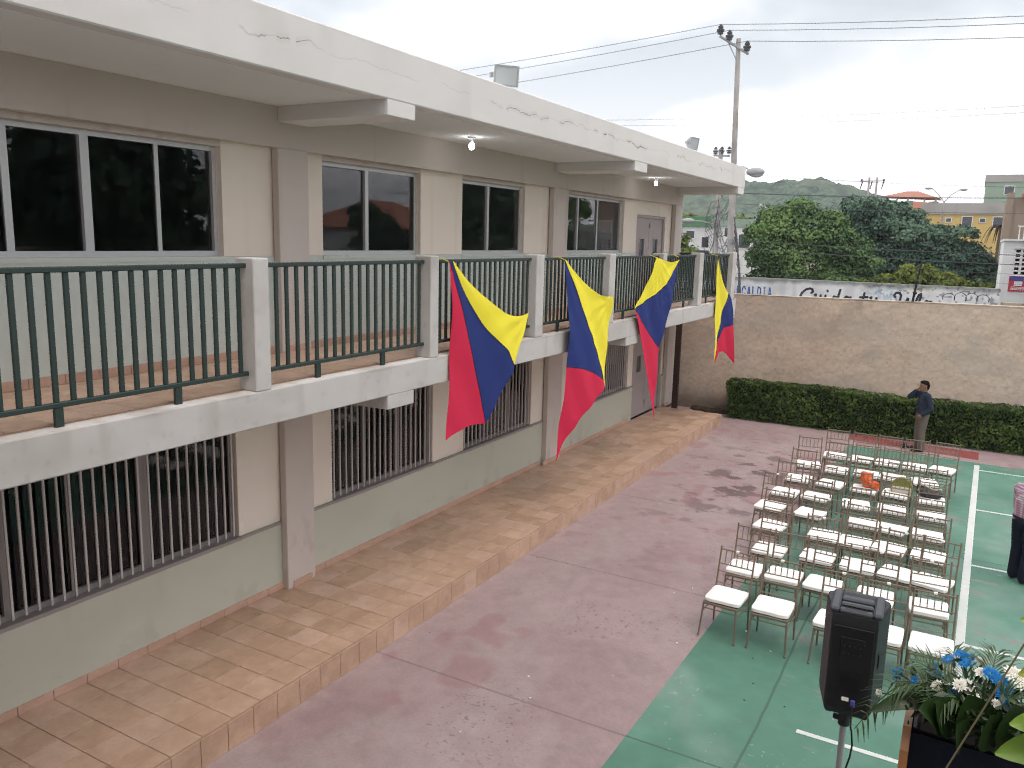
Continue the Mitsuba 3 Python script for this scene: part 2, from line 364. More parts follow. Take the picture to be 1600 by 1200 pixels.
M = {
    'fascia': bump(pr(proc(fascia_col), 0.85, 0.2), lambda p, n, uv: 0.004 * fbm(p.y * 9, p.z * 9, p.x * 9, 3)),
    'slab': bump(pr(proc(slab_col), 0.85, 0.2), lambda p, n, uv: 0.006 * fbm(p.y * 12, p.z * 12, p.x * 12, 3)),
    'soffit': diff(wallpaint((0.88, 0.885, 0.90), (0.80, 0.80, 0.805), 0.4, 0.8)),
    'cream': rough(proc(cream_col), 0.7, 0.25),
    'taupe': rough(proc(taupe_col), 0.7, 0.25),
    'dado': rough(proc(dado_col), 0.5, 0.35),
    'dado_up': rough(wallpaint((0.50, 0.54, 0.50), (0.42, 0.44, 0.41), 0.4, 0.6), 0.5, 0.4),
    'ledge': rough((0.27, 0.25, 0.22), 0.7),
    'tile_a': rough(tile_fn((0.48, 0.335, 0.23), (0.415, 0.28, 0.19)), 0.38, 0.45),
    'tile_b': rough(tile_fn((0.51, 0.365, 0.26), (0.44, 0.305, 0.21)), 0.38, 0.45),
    'tile_c': rough(tile_fn((0.435, 0.30, 0.20), (0.37, 0.25, 0.165)), 0.38, 0.45),
    'tile_d': rough(tile_fn((0.515, 0.37, 0.275), (0.46, 0.325, 0.235)), 0.38, 0.45),
    'grout': rough((0.30, 0.20, 0.135), 0.9),
    'skirt': rough(tile_fn((0.53, 0.36, 0.27), (0.48, 0.315, 0.225)), 0.4, 0.45),
    'pink': bump(pr(proc(pink_col), 0.62, 0.35), lambda p, n, uv: 0.0035 * fbm(p.x * 22, p.y * 22, 1.0, 3)),
    'green': bump(pr(proc(green_col), 0.58, 0.35), lambda p, n, uv: 0.003 * fbm(p.x * 22, p.y * 22, 1.0, 3)),
    'line': rough(wallpaint((0.58, 0.60, 0.58), (0.40, 0.50, 0.45), 0.5, 2.0, 0.2), 0.6),
    'redpaint': rough(wallpaint((0.24, 0.06, 0.056), (0.25, 0.17, 0.165), 0.5, 1.6, 0.2), 0.6),
    'stucco': bump(pr(proc(stucco_col), 0.95, 0.1), stucco_bump, 6e-3),
    'coping': rough(wallpaint((0.46, 0.38, 0.30), (0.16, 0.14, 0.11), 0.9, 3.0), 0.9),
    'street': rough(proc(street_col), 0.9, 0.1),
    'rail': rough((0.020, 0.036, 0.033), 0.42, 0.5),
    'alu': rough((0.52, 0.53, 0.54), 0.38, 0.5, 0.35),
    'alu_dark': rough((0.28, 0.255, 0.245), 0.5, 0.4, 0.2),
    'bars': rough((0.46, 0.43, 0.42), 0.5, 0.4),
    'glass': {'type': 'thindielectric', 'int_ior': 1.38, 'specular_transmittance': {'type': 'rgb', 'value': [0.22, 0.23, 0.26]}},
    'glass_low': {'type': 'thindielectric', 'int_ior': 1.26, 'specular_transmittance': {'type': 'rgb', 'value': [0.20, 0.19, 0.20]}},
    'dark': diff((0.03, 0.028, 0.028)),
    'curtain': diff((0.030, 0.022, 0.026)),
    'door': rough(wallpaint((0.36, 0.315, 0.315), (0.28, 0.24, 0.24), 0.3, 1.5), 0.5, 0.4),
    'black': rough((0.012, 0.012, 0.014), 0.5, 0.4),
    'flag_red': rough((0.56, 0.022, 0.066), 0.75, 0.2),
    'flag_blue': rough((0.020, 0.036, 0.165), 0.75, 0.2),
    'flag_yellow': rough((0.80, 0.70, 0.05), 0.75, 0.2),
    'seam': rough((0.02, 0.018, 0.04), 0.8, 0.2),
    'chair': rough((0.20, 0.155, 0.115), 0.42, 0.5, 0.35),
    'cushion': rough(wallpaint((0.80, 0.79, 0.77), (0.70, 0.68, 0.65), 0.5, 6.0), 0.8, 0.2),
    'tag': rough((0.8, 0.8, 0.76), 0.6),
    'hedge': diff(leaf_fn((0.028, 0.052, 0.017), (0.060, 0.102, 0.028), (0.19, 0.26, 0.07), 2.0)),
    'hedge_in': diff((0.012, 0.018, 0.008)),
    'leaf_a': diff(leaf_fn((0.062, 0.120, 0.052), (0.145, 0.235, 0.085), (0.24, 0.34, 0.125), 0.7)),
    'leaf_b': diff(leaf_fn((0.052, 0.105, 0.080), (0.115, 0.185, 0.128), (0.185, 0.26, 0.175), 0.7)),
    'leaf_c': diff(leaf_fn((0.10, 0.135, 0.03), (0.19, 0.22, 0.055), (0.25, 0.27, 0.09), 0.9)),
    'leaf_d': diff(leaf_fn((0.10, 0.14, 0.05), (0.16, 0.20, 0.07), (0.25, 0.28, 0.12), 1.5)),
    'bark': rough((0.12, 0.09, 0.065), 0.9),
    'hill': diff(proc(hill_col)),
    'ground': diff((0.16, 0.14, 0.10)),
    'asphalt': diff((0.06, 0.06, 0.06)),
    'pole': rough(proc(concrete_fn), 0.85, 0.2),
    'steel': rough((0.33, 0.34, 0.35), 0.5, 0.5, 0.4),
    'insul': rough((0.045, 0.045, 0.055), 0.35, 0.5),
    'wire': rough((0.10, 0.105, 0.11), 0.6),
    'lampglass': rough((0.46, 0.49, 0.50), 0.2, 0.6),
    'lampbody': rough((0.34, 0.35, 0.36), 0.5, 0.5),
    'blue_letter': rough(wallpaint((0.06, 0.13, 0.40), (0.35, 0.42, 0.52), 0.5, 6.0), 0.9),
    'black_letter': rough(wallpaint((0.035, 0.035, 0.045), (0.2, 0.2, 0.2), 0.4, 6.0), 0.9),
    'yellow_wall': rough(wallpaint((0.56, 0.41, 0.16), (0.45, 0.33, 0.15), 0.4, 0.3), 0.9),
    'grey_wall': rough(wallpaint((0.36, 0.35, 0.34), (0.25, 0.24, 0.23), 0.6, 0.4), 0.9),
    'green_wall': rough(wallpaint((0.27, 0.36, 0.29), (0.22, 0.27, 0.24), 0.5, 0.3), 0.9),
    'brown_wall': rough(wallpaint((0.30, 0.235, 0.185), (0.20, 0.16, 0.13), 0.5, 0.6, 0.4), 0.9),
    'white_wall': rough(wallpaint((0.66, 0.67, 0.67), (0.45, 0.46, 0.46), 0.4, 0.8, 0.35), 0.85),
    'green_roof': rough((0.09, 0.22, 0.12), 0.7),
    'roof_tile': rough(wallpaint((0.36, 0.16, 0.115), (0.28, 0.12, 0.09), 0.5, 1.2), 0.8),
    'pane_far': rough((0.05, 0.055, 0.065), 0.15, 0.6),
    'banner_red': rough((0.42, 0.045, 0.06), 0.7),
    'banner_blue': rough((0.06, 0.07, 0.26), 0.7),
    'banner_white': rough((0.66, 0.66, 0.68), 0.7),
    'skin': rough((0.27, 0.145, 0.095), 0.5, 0.35),
    'hair': rough((0.008, 0.007, 0.007), 0.8, 0.1),
    'shirt': rough(proc(shirt_fn), 0.85, 0.15),
    'plaid': rough(proc(plaid_fn), 0.85, 0.15),
    'trousers': rough(wallpaint((0.155, 0.125, 0.11), (0.12, 0.095, 0.085), 0.5, 5.0), 0.85, 0.15),
    'navy': rough((0.012, 0.015, 0.028), 0.85, 0.15),
    'speaker': bump(pr((0.014, 0.016, 0.020), 0.5, 0.4), lambda p, n, uv: 0.0012 * noise(p.x * 260, p.y * 260, p.z * 260), 6e-4),
    'speaker_top': bump(pr((0.050, 0.056, 0.066), 0.5, 0.4), lambda p, n, uv: 0.0012 * noise(p.x * 260, p.y * 260, p.z * 260), 6e-4),
    'speaker_panel': rough((0.006, 0.007, 0.009), 0.5, 0.3),
    'bag_orange': rough((0.60, 0.10, 0.02), 0.5, 0.4),
    'bag_olive': rough((0.20, 0.21, 0.055), 0.6, 0.3),
    'bag_cream': rough((0.50, 0.47, 0.40), 0.6, 0.3),
    'bag_black': rough((0.02, 0.016, 0.02), 0.35, 0.5),
    'wood': rough(proc(wood_fn), 0.45, 0.4),
    'petal_blue': rough((0.012, 0.20, 0.50), 0.6, 0.3),
    'petal_white': rough((0.82, 0.81, 0.74), 0.6, 0.3),
    'frond': rough((0.040, 0.080, 0.020), 0.45, 0.4),
    'bigleaf': rough((0.017, 0.040, 0.009), 0.35, 0.5),
    'limeleaf': rough(wallpaint((0.17, 0.30, 0.035), (0.36, 0.36, 0.05), 0.7, 9.0), 0.35, 0.5),
    'rope': rough((0.20, 0.165, 0.10), 0.9),
    'soil': diff((0.075, 0.055, 0.04)),
    'litter': diff((0.05, 0.035, 0.025)),
    'bulb': {'type': 'diffuse', 'reflectance': {'type': 'rgb', 'value': [0.8, 0.8, 0.8]}},
    'rust': rough((0.055, 0.032, 0.026), 0.8),
    'interior': diff((0.22, 0.20, 0.19)),
}
for k, v in M.items():
    scene['mat_' + k] = v
M = {k: 'mat_' + k for k in M}

# ------------------------------------------------------------------ key dimensions (metres)
XW, XE, XP = -7.075, -5.42, -5.43           # wall plane, balcony edge, walkway edge
ZP, ZS0, ZS1 = 0.285, 2.885, 3.206          # walkway top, balcony slab bottom and top
ZR0, ZR1, ZH = 5.96, 6.46, 5.52             # roof soffit, parapet top, window head
YB0, YB1 = -1.0, 21.12
PIL = [(0.02, 0.50), (6.87, 7.34), (13.69, 14.29), (20.55, 21.10)]

# ------------------------------------------------------------------ ground
def sheet(poly, z, t=0.02):
    return extr_z(poly, z - t, z)

put('ground', mesh(bx(-950, 950, -950, 950, -0.30, -0.06), M['ground']), kind='structure', label='bare earth ground around the school yard')
put('street', mesh(bx(-80, 60, 24.0, 33.6, -0.059, -0.04), M['asphalt']), kind='structure', label='asphalt street behind the yard wall')
yard = put('courtyard', mesh(sheet(sbox(-7.3, -14, 9, 22.2), 0, 0.05), M['pink']), kind='structure', label='worn pink concrete courtyard with dark stains and cut joints')
ca, sa = math.cos(0.0106), math.sin(0.0106)


def court(x, y):           # the painted court is turned half a degree against the building
    dx, dy = x + 2.38, y - 13.0
    return (-2.38 + dx * ca + dy * sa, 13.0 - dx * sa + dy * ca)


def cpoly(x0, x1, y0, y1):
    return Polygon([court(x0, y0), court(x1, y0), court(x1, y1), court(x0, y1)])


put('court', mesh(sheet(cpoly(-2.38, 9.0, -8, 20.13), 0.004, 0.004), M['green']), kind='structure', label='green painted sports court with white lines')
for (x0, x1, y0, y1) in [(0.215, 0.315, 7.66, 19.90)]:
    put('line', mesh(sheet(cpoly(x0, x1, y0, y1), 0.008, 0.003), M['line']), parent='court')
for y in (4.75, 7.63, 10.50, 13.365, 16.39, 19.46):
    x0 = -2.30 if y in (4.75,) else (-1.02 if y == 7.63 else 0.315)
    put('line', mesh(sheet(cpoly(x0, 8.0, y - 0.03, y + 0.03), 0.008, 0.003), M['line']), parent='court')
put('red_strip', mesh(sheet(Polygon([(-2.40, 20.80), (0.36, 20.42), (0.37, 21.18), (-2.42, 21.45)]), 0.004, 0.004), M['redpaint']), parent='courtyard',
    label='red painted strip of ground in front of the hedge')

# litter on the ground
rng = np.random.default_rng(5)
lit = []
for i in range(45):
    x, y = rng.uniform(-5.2, 1.2), rng.uniform(5, 17)
    s = rng.uniform(0.006, 0.016)
    m = ball((x, y, 0.010), s, 0, (1, rng.uniform(0.4, 1), 0.25))
    lit.append(m)
put('leaf_litter', mesh(cat(lit), M['litter']), label='tiny dark bits of leaf litter scattered on the courtyard', cat='litter', kind='stuff')
lit = [ball((rng.uniform(-3.8, 0.5), rng.uniform(5.5, 12), 0.010), rng.uniform(0.008, 0.018), 0, (1, 0.7, 0.2)) for i in range(12)]
put('paper_scraps', mesh(cat(lit), M['tag']), label='tiny white paper scraps on the courtyard', cat='litter', kind='stuff')

# ------------------------------------------------------------------ tiled walkway
wk = put('walkway', mesh(bx(XW + 0.001, XP + 0.012, YB0, 20.5, -0.02, ZP - 0.010), M['grout']), kind='structure', label='raised walkway of orange beige tiles along the building')
TS = 0.33
unit_tile = {c: mesh(rbx(0, TS - 0.006, 0, TS - 0.006, 0, 0.012, 0.002), M['tile_' + c]) for c in 'abcd'}
unit_riser = {c: mesh(rbx(0, 0.012, 0, TS * 0.9 - 0.006, 0, ZP - 0.014, 0.002), M['tile_' + c]) for c in 'abd'}
unit_skirt = mesh(rbx(0, 0.012, 0, TS - 0.005, 0, 0.085, 0.002), M['skirt'])
rt = random.Random(3)
y, rest = 1.0, []
xs0 = XW + 0.004
while y < 20.45:
    for c in range(5):
        k = rt.choices('abcd', (5, 4, 2.2, 2))[0]
        w = min(1.0, (20.5 - y) / TS)
        put('tile', unit_tile[k], parent=wk, tw=T().translate([xs0 + c * TS + 0.003, y + 0.003, ZP - 0.010 + rt.uniform(-0.0008, 0.0008)]).scale([1, w, 1]))
    y += TS
y = 1.0
while y < 20.45:
    k = rt.choices('abd', (5, 3, 2))[0]
    w = min(1.0, (20.5 - y) / (TS * 0.9))
    put('riser_tile', unit_riser[k], parent=wk, tw=T().translate([XP + 0.013, y + 0.003, 0.001]).scale([1, w, 1]))
    y += TS * 0.9

# ------------------------------------------------------------------ the building
bd = thing('school_building', 'long two storey cream and taupe building with an upper balcony, running along the left', 'building')
YI = YB1 - 0.0
win_lo = [(-0.9 + 1.6, 6.24), (7.80, 10.06), (10.93, 13.23), (14.85, 18.05)]
win_up = [(1.0, 6.17), (7.70, 9.72), (10.80, 12.79), (14.46, 17.37)]
ZL0, ZU0 = 1.145, 4.325                      # sills
ZL1 = 2.75
door_lo, door_up = (18.36, 20.42), (18.16, 20.12)


def opening(y0, y1, z0, z1):
    return sbox(y0, z0, y1, z1)


lo_wall = sbox(YB0, ZL0, YI, ZS0 - 0.002)
lo_dado = sbox(YB0, ZP - 0.01, YI, ZL0 - 0.002)
up_dado = sbox(YB0, ZS1 + 0.002, YI, ZU0 - 0.002)
up_wall = sbox(YB0, ZU0, YI, ZH)
for a, b in win_lo: lo_wall = lo_wall.difference(opening(a, b, ZL0 - 0.1, ZL1))
for a, b in win_up: up_wall = up_wall.difference(opening(a, b, ZU0 - 0.1, ZH + 0.1))
lo_wall = lo_wall.difference(opening(*door_lo, 0, 2.42))
lo_dado = lo_dado.difference(opening(*door_lo, 0, 2.42))
up_wall = up_wall.difference(opening(*door_up, 0, 5.20))
up_dado = up_dado.difference(opening(*door_up, 0, 5.20))
put('lower_wall', mesh(extr_x(lo_wall, XW - 0.22, XW), M['cream']), bd, label='cream painted ground floor wall')
put('lower_dado', mesh(extr_x(lo_dado, XW - 0.22, XW + 0.022), M['dado']), bd, label='grey green painted band at the foot of the ground floor wall')
put('upper_dado', mesh(extr_x(up_dado, XW - 0.22, XW + 0.018), M['dado_up']), bd, label='pale green grey band behind the balcony railing')
for g_ in up_wall.geoms:
    put('upper_wall', mesh(extr_x(g_, XW - 0.22, XW), M['cream']), bd)
for (a, b) in [(YB0, 0.02), (0.50, 0.7), (6.24, 6.87), (7.34, 7.80), (10.06, 10.93), (13.23, 13.69), (14.29, 14.85), (18.05, 18.36), (20.42, 20.55)]:
    put('wall_ledge', mesh(bx(XW + 0.0005, XW + 0.034, a, b, ZL0 - 0.03, ZL0 + 0.004), M['ledge']), bd)
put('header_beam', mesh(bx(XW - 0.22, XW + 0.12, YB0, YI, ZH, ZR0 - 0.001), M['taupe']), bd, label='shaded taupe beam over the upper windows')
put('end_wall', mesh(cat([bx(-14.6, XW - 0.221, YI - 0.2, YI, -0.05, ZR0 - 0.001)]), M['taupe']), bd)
put('rear_wall', mesh(bx(-14.8, -14.601, YB0, YI, -0.05, ZR0 - 0.001), M['interior']), bd)
put('near_end_wall', mesh(bx(-14.6, XW - 0.221, YB0, YB0 + 0.2, -0.05, ZR0 - 0.001), M['interior']), bd)
put('room_floor', mesh(bx(-14.6, XW - 0.221, YB0 + 0.201, YI - 0.201, 0.2, 0.27), M['interior']), bd)
put('room_partition', mesh(cat([bx(-10.6, -10.45, YB0 + 0.21, YI - 0.21, 0.28, ZS0 - 0.01), bx(-10.6, -10.45, YB0 + 0.21, YI - 0.21, ZS1 + 0.01, ZR0 - 0.01)]), M['interior']), bd)
put('balcony_slab', mesh(rbx(-14.6, XE, YB0 + 0.001, YB1, ZS0, ZS1, 0.010), M['slab']), bd, label='pale worn concrete edge of the balcony slab')
put('roof_slab', mesh(bx(-14.7, XE - 0.18, YB0, YB1 - 0.001, ZR0, ZR0 + 0.18), M['soffit']), bd, label='white underside of the roof overhang')
put('roof_parapet', mesh(rbx(XE - 0.181, XE + 0.004, YB0, YB1 + 0.03, ZR0 - 0.008, ZR1, 0.012), M['fascia']), bd, label='white roof parapet with a hairline crack and flaking plaster')
put('roof_parapet', mesh(rbx(-14.7, XE - 0.182, YB1 - 0.15, YB1 + 0.028, ZR0 + 0.182, ZR1 - 0.004, 0.012), M['fascia']), bd)
for i, (a, b) in enumerate(PIL):
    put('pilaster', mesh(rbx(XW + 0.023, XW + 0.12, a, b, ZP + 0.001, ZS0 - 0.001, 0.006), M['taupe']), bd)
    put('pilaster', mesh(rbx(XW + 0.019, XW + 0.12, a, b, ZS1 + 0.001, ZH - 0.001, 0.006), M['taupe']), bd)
    put('roof_beam', mesh(rbx(XW + 0.121, XE - 0.02, a, b, ZR0 - 0.165, ZR0 - 0.0005, 0.006), M['fascia']), bd)
    put('roof_beam_end', mesh(rbx(XE - 0.021, XE + 0.002, a, b, ZR0 - 0.165, ZR0 - 0.010, 0.004), M['fascia']), bd)
    put('slab_beam', mesh(rbx(XW + 0.121, XE - 0.003, a, b, ZS0 - 0.155, ZS0 - 0.0005, 0.006), M['slab']), bd)
# skirting tiles, both floors
for z0, skip in ((ZP + 0.003, door_lo), (ZS1 + 0.003, door_up)):
    y = 2.0
    while y + TS < YB1:
        inp = any(a - 0.01 < y + TS / 2 < b + 0.01 for a, b in PIL)
        if not (skip[0] - TS * 0.6 < y + TS / 2 < skip[1] + TS * 0.6) and (z0 < 1 or y < 17):
            put('skirting_tile', unit_skirt, bd, tw=T().translate([XW + (0.122 if inp else 0.0235), y, z0]))
        y += TS
# balcony floor tiles
bt = put('balcony_floor', mesh(bx(XW + 0.02, XE - 0.16, 1.0, YB1 - 0.1, ZS1 - 0.004, ZS1 + 0.004), M['grout']), bd, label='beige tiled balcony floor')
y, rest = 1.0, []
while y < YB1 - 0.45:
    for c in range(4):
        x = XW + 0.14 + c * 0.333
        k = rt.choices('abd', (5, 3, 2))[0]
        if y < 13:
            put('tile', unit_tile[k], bt, tw=T().translate([x, y, ZS1 + 0.003]))
        else:
            rest.append(rbx(x, x + TS - 0.006, y, y + TS - 0.006, ZS1 + 0.003, ZS1 + 0.015, 0.002))
    y += TS
put('far_tiles', mesh(cat(rest), M['tile_a']), bt, kind='stuff')

# railing posts
POSTS = [(2.42, 2.61), (5.03, 5.21), (7.645, 7.81), (10.20, 10.43), (12.80, 13.05), (15.42, 15.64), (17.82, 18.10), (20.55, 20.90)]
for a, b in POSTS:
    put('railing_post', mesh(rbx(XE - 0.22, XE + 0.003, a, b, ZS1 + 0.0005, 4.37, 0.010), M['slab']), bd)

# window maker: frame set back in the opening
def window(y0, y1, z0, z1, mulls, frame, glass, bars=None, depth=0.11):
    w = put('window', mesh(cat([bx(XW - depth - 0.03, XW - depth + 0.03, y0, y1, z0, z0 + 0.055), bx(XW - depth - 0.03, XW - depth + 0.03, y0, y1, z1 - 0.05, z1),
                                bx(XW - depth - 0.03, XW - depth + 0.03, y0, y0 + 0.05, z0 + 0.055, z1 - 0.05), bx(XW - depth - 0.03, XW - depth + 0.03, y1 - 0.05, y1, z0 + 0.055, z1 - 0.05)]), frame), bd)
    edges = [y0 + 0.05] + [m for mm in mulls for m in (mm[0], mm[1])] + [y1 - 0.05]
    for (a, b, dx) in mulls:
        put('mullion', mesh(bx(XW - depth - 0.025 + dx, XW - depth + 0.025 + dx, a, b, z0 + 0.0552, z1 - 0.0502), frame), w)
    for i in range(0, len(edges), 2):
        off = 0.012 if (i // 2) % 2 else -0.012
        put('pane', mesh(bx(XW - depth - 0.0005 + off, XW - depth + 0.0005 + off, edges[i], edges[i + 1], z0 + 0.056, z1 - 0.051), glass), w)
        # slim sash rails round the pane
    for yb in bars or []:
        put('bar', mesh(bx(XW - 0.030, XW - 0.012, yb - 0.010, yb + 0.010, z0 + 0.02, z1 + 0.02), M['bars']), w)
    return w


def mull(y, w=0.045, dx=0.002):
    return (y - w / 2, y + w / 2, dx)


ZT = ZH - 0.06
window(1.0, 6.17, ZU0, ZT, [mull(1.8), mull(2.55), mull(3.24), (3.955, 4.02, 0.002), (4.66, 4.745, 0.002), mull(5.45)], M['alu'], M['glass'])
window(7.70, 9.72, ZU0, ZT, [(8.60, 8.665, 0.002)], M['alu'], M['glass'])
window(10.80, 12.79, ZU0, ZT, [(11.67, 11.73, 0.002)], M['alu'], M['glass'])
window(14.46, 17.37, ZU0, ZT, [mull(15.15, 0.055), mull(16.10, 0.055)], M['alu'], M['glass'])
for i, (a, b) in enumerate(win_up):
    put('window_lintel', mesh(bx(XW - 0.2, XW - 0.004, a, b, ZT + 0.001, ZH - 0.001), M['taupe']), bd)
    put('window_sill', mesh(bx(XW - 0.215, XW + 0.03, a - 0.02, b + 0.02, ZU0 - 0.045, ZU0 - 0.001), M['dado_up']), bd)


def bar_list(a, b, s=0.118):
    n = int(round((b - a) / s))
    return [a + (b - a) * (i + 0.5) / n for i in range(n)]


window(win_lo[0][0], 6.24, ZL0, ZL1 - 0.002, [mull(1.7, 0.06), mull(2.7, 0.06), mull(3.7, 0.06), mull(4.32, 0.05), (5.05, 5.16, 0.002)], M['alu_dark'], M['glass_low'], bar_list(*win_lo[0]))
window(7.80, 10.06, ZL0, ZL1 - 0.002, [mull(8.55, 0.06), mull(9.3, 0.06)], M['alu_dark'], M['glass_low'], bar_list(*win_lo[1]))
window(10.93, 13.23, ZL0, ZL1 - 0.002, [mull(11.7, 0.06), mull(12.5, 0.06)], M['alu_dark'], M['glass_low'], bar_list(*win_lo[2]))
window(14.85, 18.05, ZL0, ZL1 - 0.002, [mull(15.9, 0.06), mull(17.0, 0.06)], M['alu_dark'], M['glass_low'], bar_list(*win_lo[3]))
for i, (a, b) in enumerate(win_lo):
    put('window_sill', mesh(bx(XW - 0.215, XW + 0.026, a - 0.01, b + 0.01, ZL0 - 0.040, ZL0 - 0.001), M['alu_dark']), bd)
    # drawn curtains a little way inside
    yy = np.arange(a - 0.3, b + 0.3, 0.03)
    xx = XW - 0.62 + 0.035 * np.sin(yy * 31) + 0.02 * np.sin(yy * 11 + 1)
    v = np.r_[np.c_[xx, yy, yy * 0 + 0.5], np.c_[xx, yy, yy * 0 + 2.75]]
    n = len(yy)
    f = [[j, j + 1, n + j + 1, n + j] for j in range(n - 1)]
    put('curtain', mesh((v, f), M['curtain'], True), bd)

# doors
def door(y0, y1, z0, z1, glassy):
    d = put('door', mesh(cat([bx(XW - 0.16, XW - 0.02, y0, y0 + 0.06, z0, z1), bx(XW - 0.16, XW - 0.02, y1 - 0.06, y1, z0, z1), bx(XW - 0.16, XW - 0.02, y0 + 0.06, y1 - 0.06, z1 - 0.06, z1)]), M['door']), bd)
    mid = (y0 + y1) / 2
    for a, b in ((y0 + 0.063, mid - 0.006), (mid + 0.006, y1 - 0.063)):
        c = (a + b) / 2
        zc = z0 + (z1 - z0) * 0.62
        pw, ph = 0.15, 0.20
        pol = sbox(a, z0 + 0.01, b, z1 - 0.063).difference(sbox(c - pw, zc - ph, c + pw, zc + ph))
        put('leaf', mesh(extr_x(pol, XW - 0.10, XW - 0.055), M['door']), d)
        put('pane', mesh(bx(XW - 0.080, XW - 0.076, c - pw, c + pw, zc - ph, zc + ph), M['pane_far']), d)
        put('pane_frame', mesh(extr_x(sbox(c - pw - 0.025, zc - ph - 0.025, c + pw + 0.025, zc + ph + 0.025).difference(sbox(c - pw, zc - ph, c + pw, zc + ph)), XW - 0.0545, XW - 0.046), M['door']), d)
        put('hinge', mesh(cat([bx(XW - 0.0545, XW - 0.035, a + 0.004, a + 0.03, z0 + h, z0 + h + 0.10) for h in (0.25, 1.7)]), M['alu_dark']), d)
    return d


door(door_up[0], door_up[1], ZS1 + 0.006, 5.195, True)
door(door_lo[0], door_lo[1], ZP + 0.003, 2.415, True)
put('door_lintel', mesh(bx(XW - 0.2, XW - 0.003, door_up[0], door_up[1], 5.2, 5.205), M['cream']), bd)

# railings of the balcony: one thing for each bay
names = ['out of frame to the left', 'nearest the camera at the left edge', 'in the second bay from the left edge', 'behind the first flag from the left', 'behind the second flag from the left', 'in the bay left of the third flag',
         'in the bay right of the third flag', 'behind the fourth and farthest flag']
XRL = XE - 0.11
for i in range(len(POSTS) - 1):
    a, b = POSTS[i][1], POSTS[i + 1][0]
    t = thing('balcony_railing', f'dark green metal balcony railing {names[i + 1]}', 'railing', 'railings along the balcony edge')
    put('top_rail', mesh(rbx(XRL - 0.025, XRL + 0.025, a - 0.04, b + 0.04, 4.285, 4.325, 0.006), M['rail']), t)
    put('bottom_rail', mesh(rbx(XRL - 0.022, XRL + 0.022, a - 0.04, b + 0.04, 3.345, 3.383, 0.006), M['rail']), t)
    n = 19 if i < 6 else 19
    for j in range(n):
        yy = a + (b - a) * (j + 0.45) / n
        put('baluster', mesh(rbx(XRL - 0.012, XRL + 0.012, yy - 0.020, yy + 0.020, 3.383, 4.285, 0.004), M['rail']), t)
    for fr in (0.29, 0.70):
        yy = a + (b - a) * fr
        put('foot', mesh(rbx(XRL - 0.016, XRL + 0.016, yy - 0.032, yy + 0.032, ZS1 + 0.001, 3.345, 0.004), M['rail']), t)
t = thing('balcony_railing', 'dark green metal railing closing the far end of the balcony', 'railing')
put('top_rail', mesh(rbx(XW + 0.13, XE - 0.23, YB1 - 0.14, YB1 - 0.09, 4.285, 4.325, 0.006), M['rail']), t)
put('bottom_rail', mesh(rbx(XW + 0.13, XE - 0.23, YB1 - 0.14, YB1 - 0.09, 3.345, 3.383, 0.006), M['rail']), t)
for j in range(11):
    x = XW + 0.2 + j * 0.122
    put('baluster', mesh(rbx(x - 0.018, x + 0.018, YB1 - 0.127, YB1 - 0.103, 3.383, 4.285, 0.004), M['rail']), t)
put('foot', mesh(cat([rbx(x - 0.03, x + 0.03, YB1 - 0.13, YB1 - 0.10, ZS1 + 0.016, 3.345, 0.004) for x in (XW + 0.5, XW + 1.1)]), M['rail']), t)

# ceiling bulbs (lit)
for i, (x, y, lab) in enumerate([(-6.36, 9.93, 'lit bare bulb under the roof overhang, the nearer of two'), (-6.40, 17.45, 'lit bare bulb under the roof overhang, the farther of two')]):
    t = thing('ceiling_bulb', lab, 'light bulb', 'bulbs under the roof overhang')
    put('holder', mesh(cat([trimesh.creation.cylinder(0.055, 0.025, sections=20, transform=trimesh.transformations.translation_matrix([x, y, ZR0 - 0.0135])),
                            trimesh.creation.cylinder(0.025, 0.055, sections=16, transform=trimesh.transformations.translation_matrix([x, y, ZR0 - 0.053]))]), M['banner_white'], 40), t)
    b = mesh(ball((x, y, ZR0 - 0.125), 0.042, 2, (1, 1, 1.25)), M['bulb'], True)
    # icosphere scaled about the origin moves it: rebuild in place
    g = trimesh.creation.icosphere(subdivisions=2, radius=0.042)
    g.apply_scale((1, 1, 1.25)); g.apply_translation((x, y, ZR0 - 0.125))
    b = mesh(g, M['bulb'], True)
    b['emitter'] = {'type': 'area', 'radiance': {'type': 'rgb', 'value': [3.4, 3.4, 3.3]}}
    put('bulb', b, t)

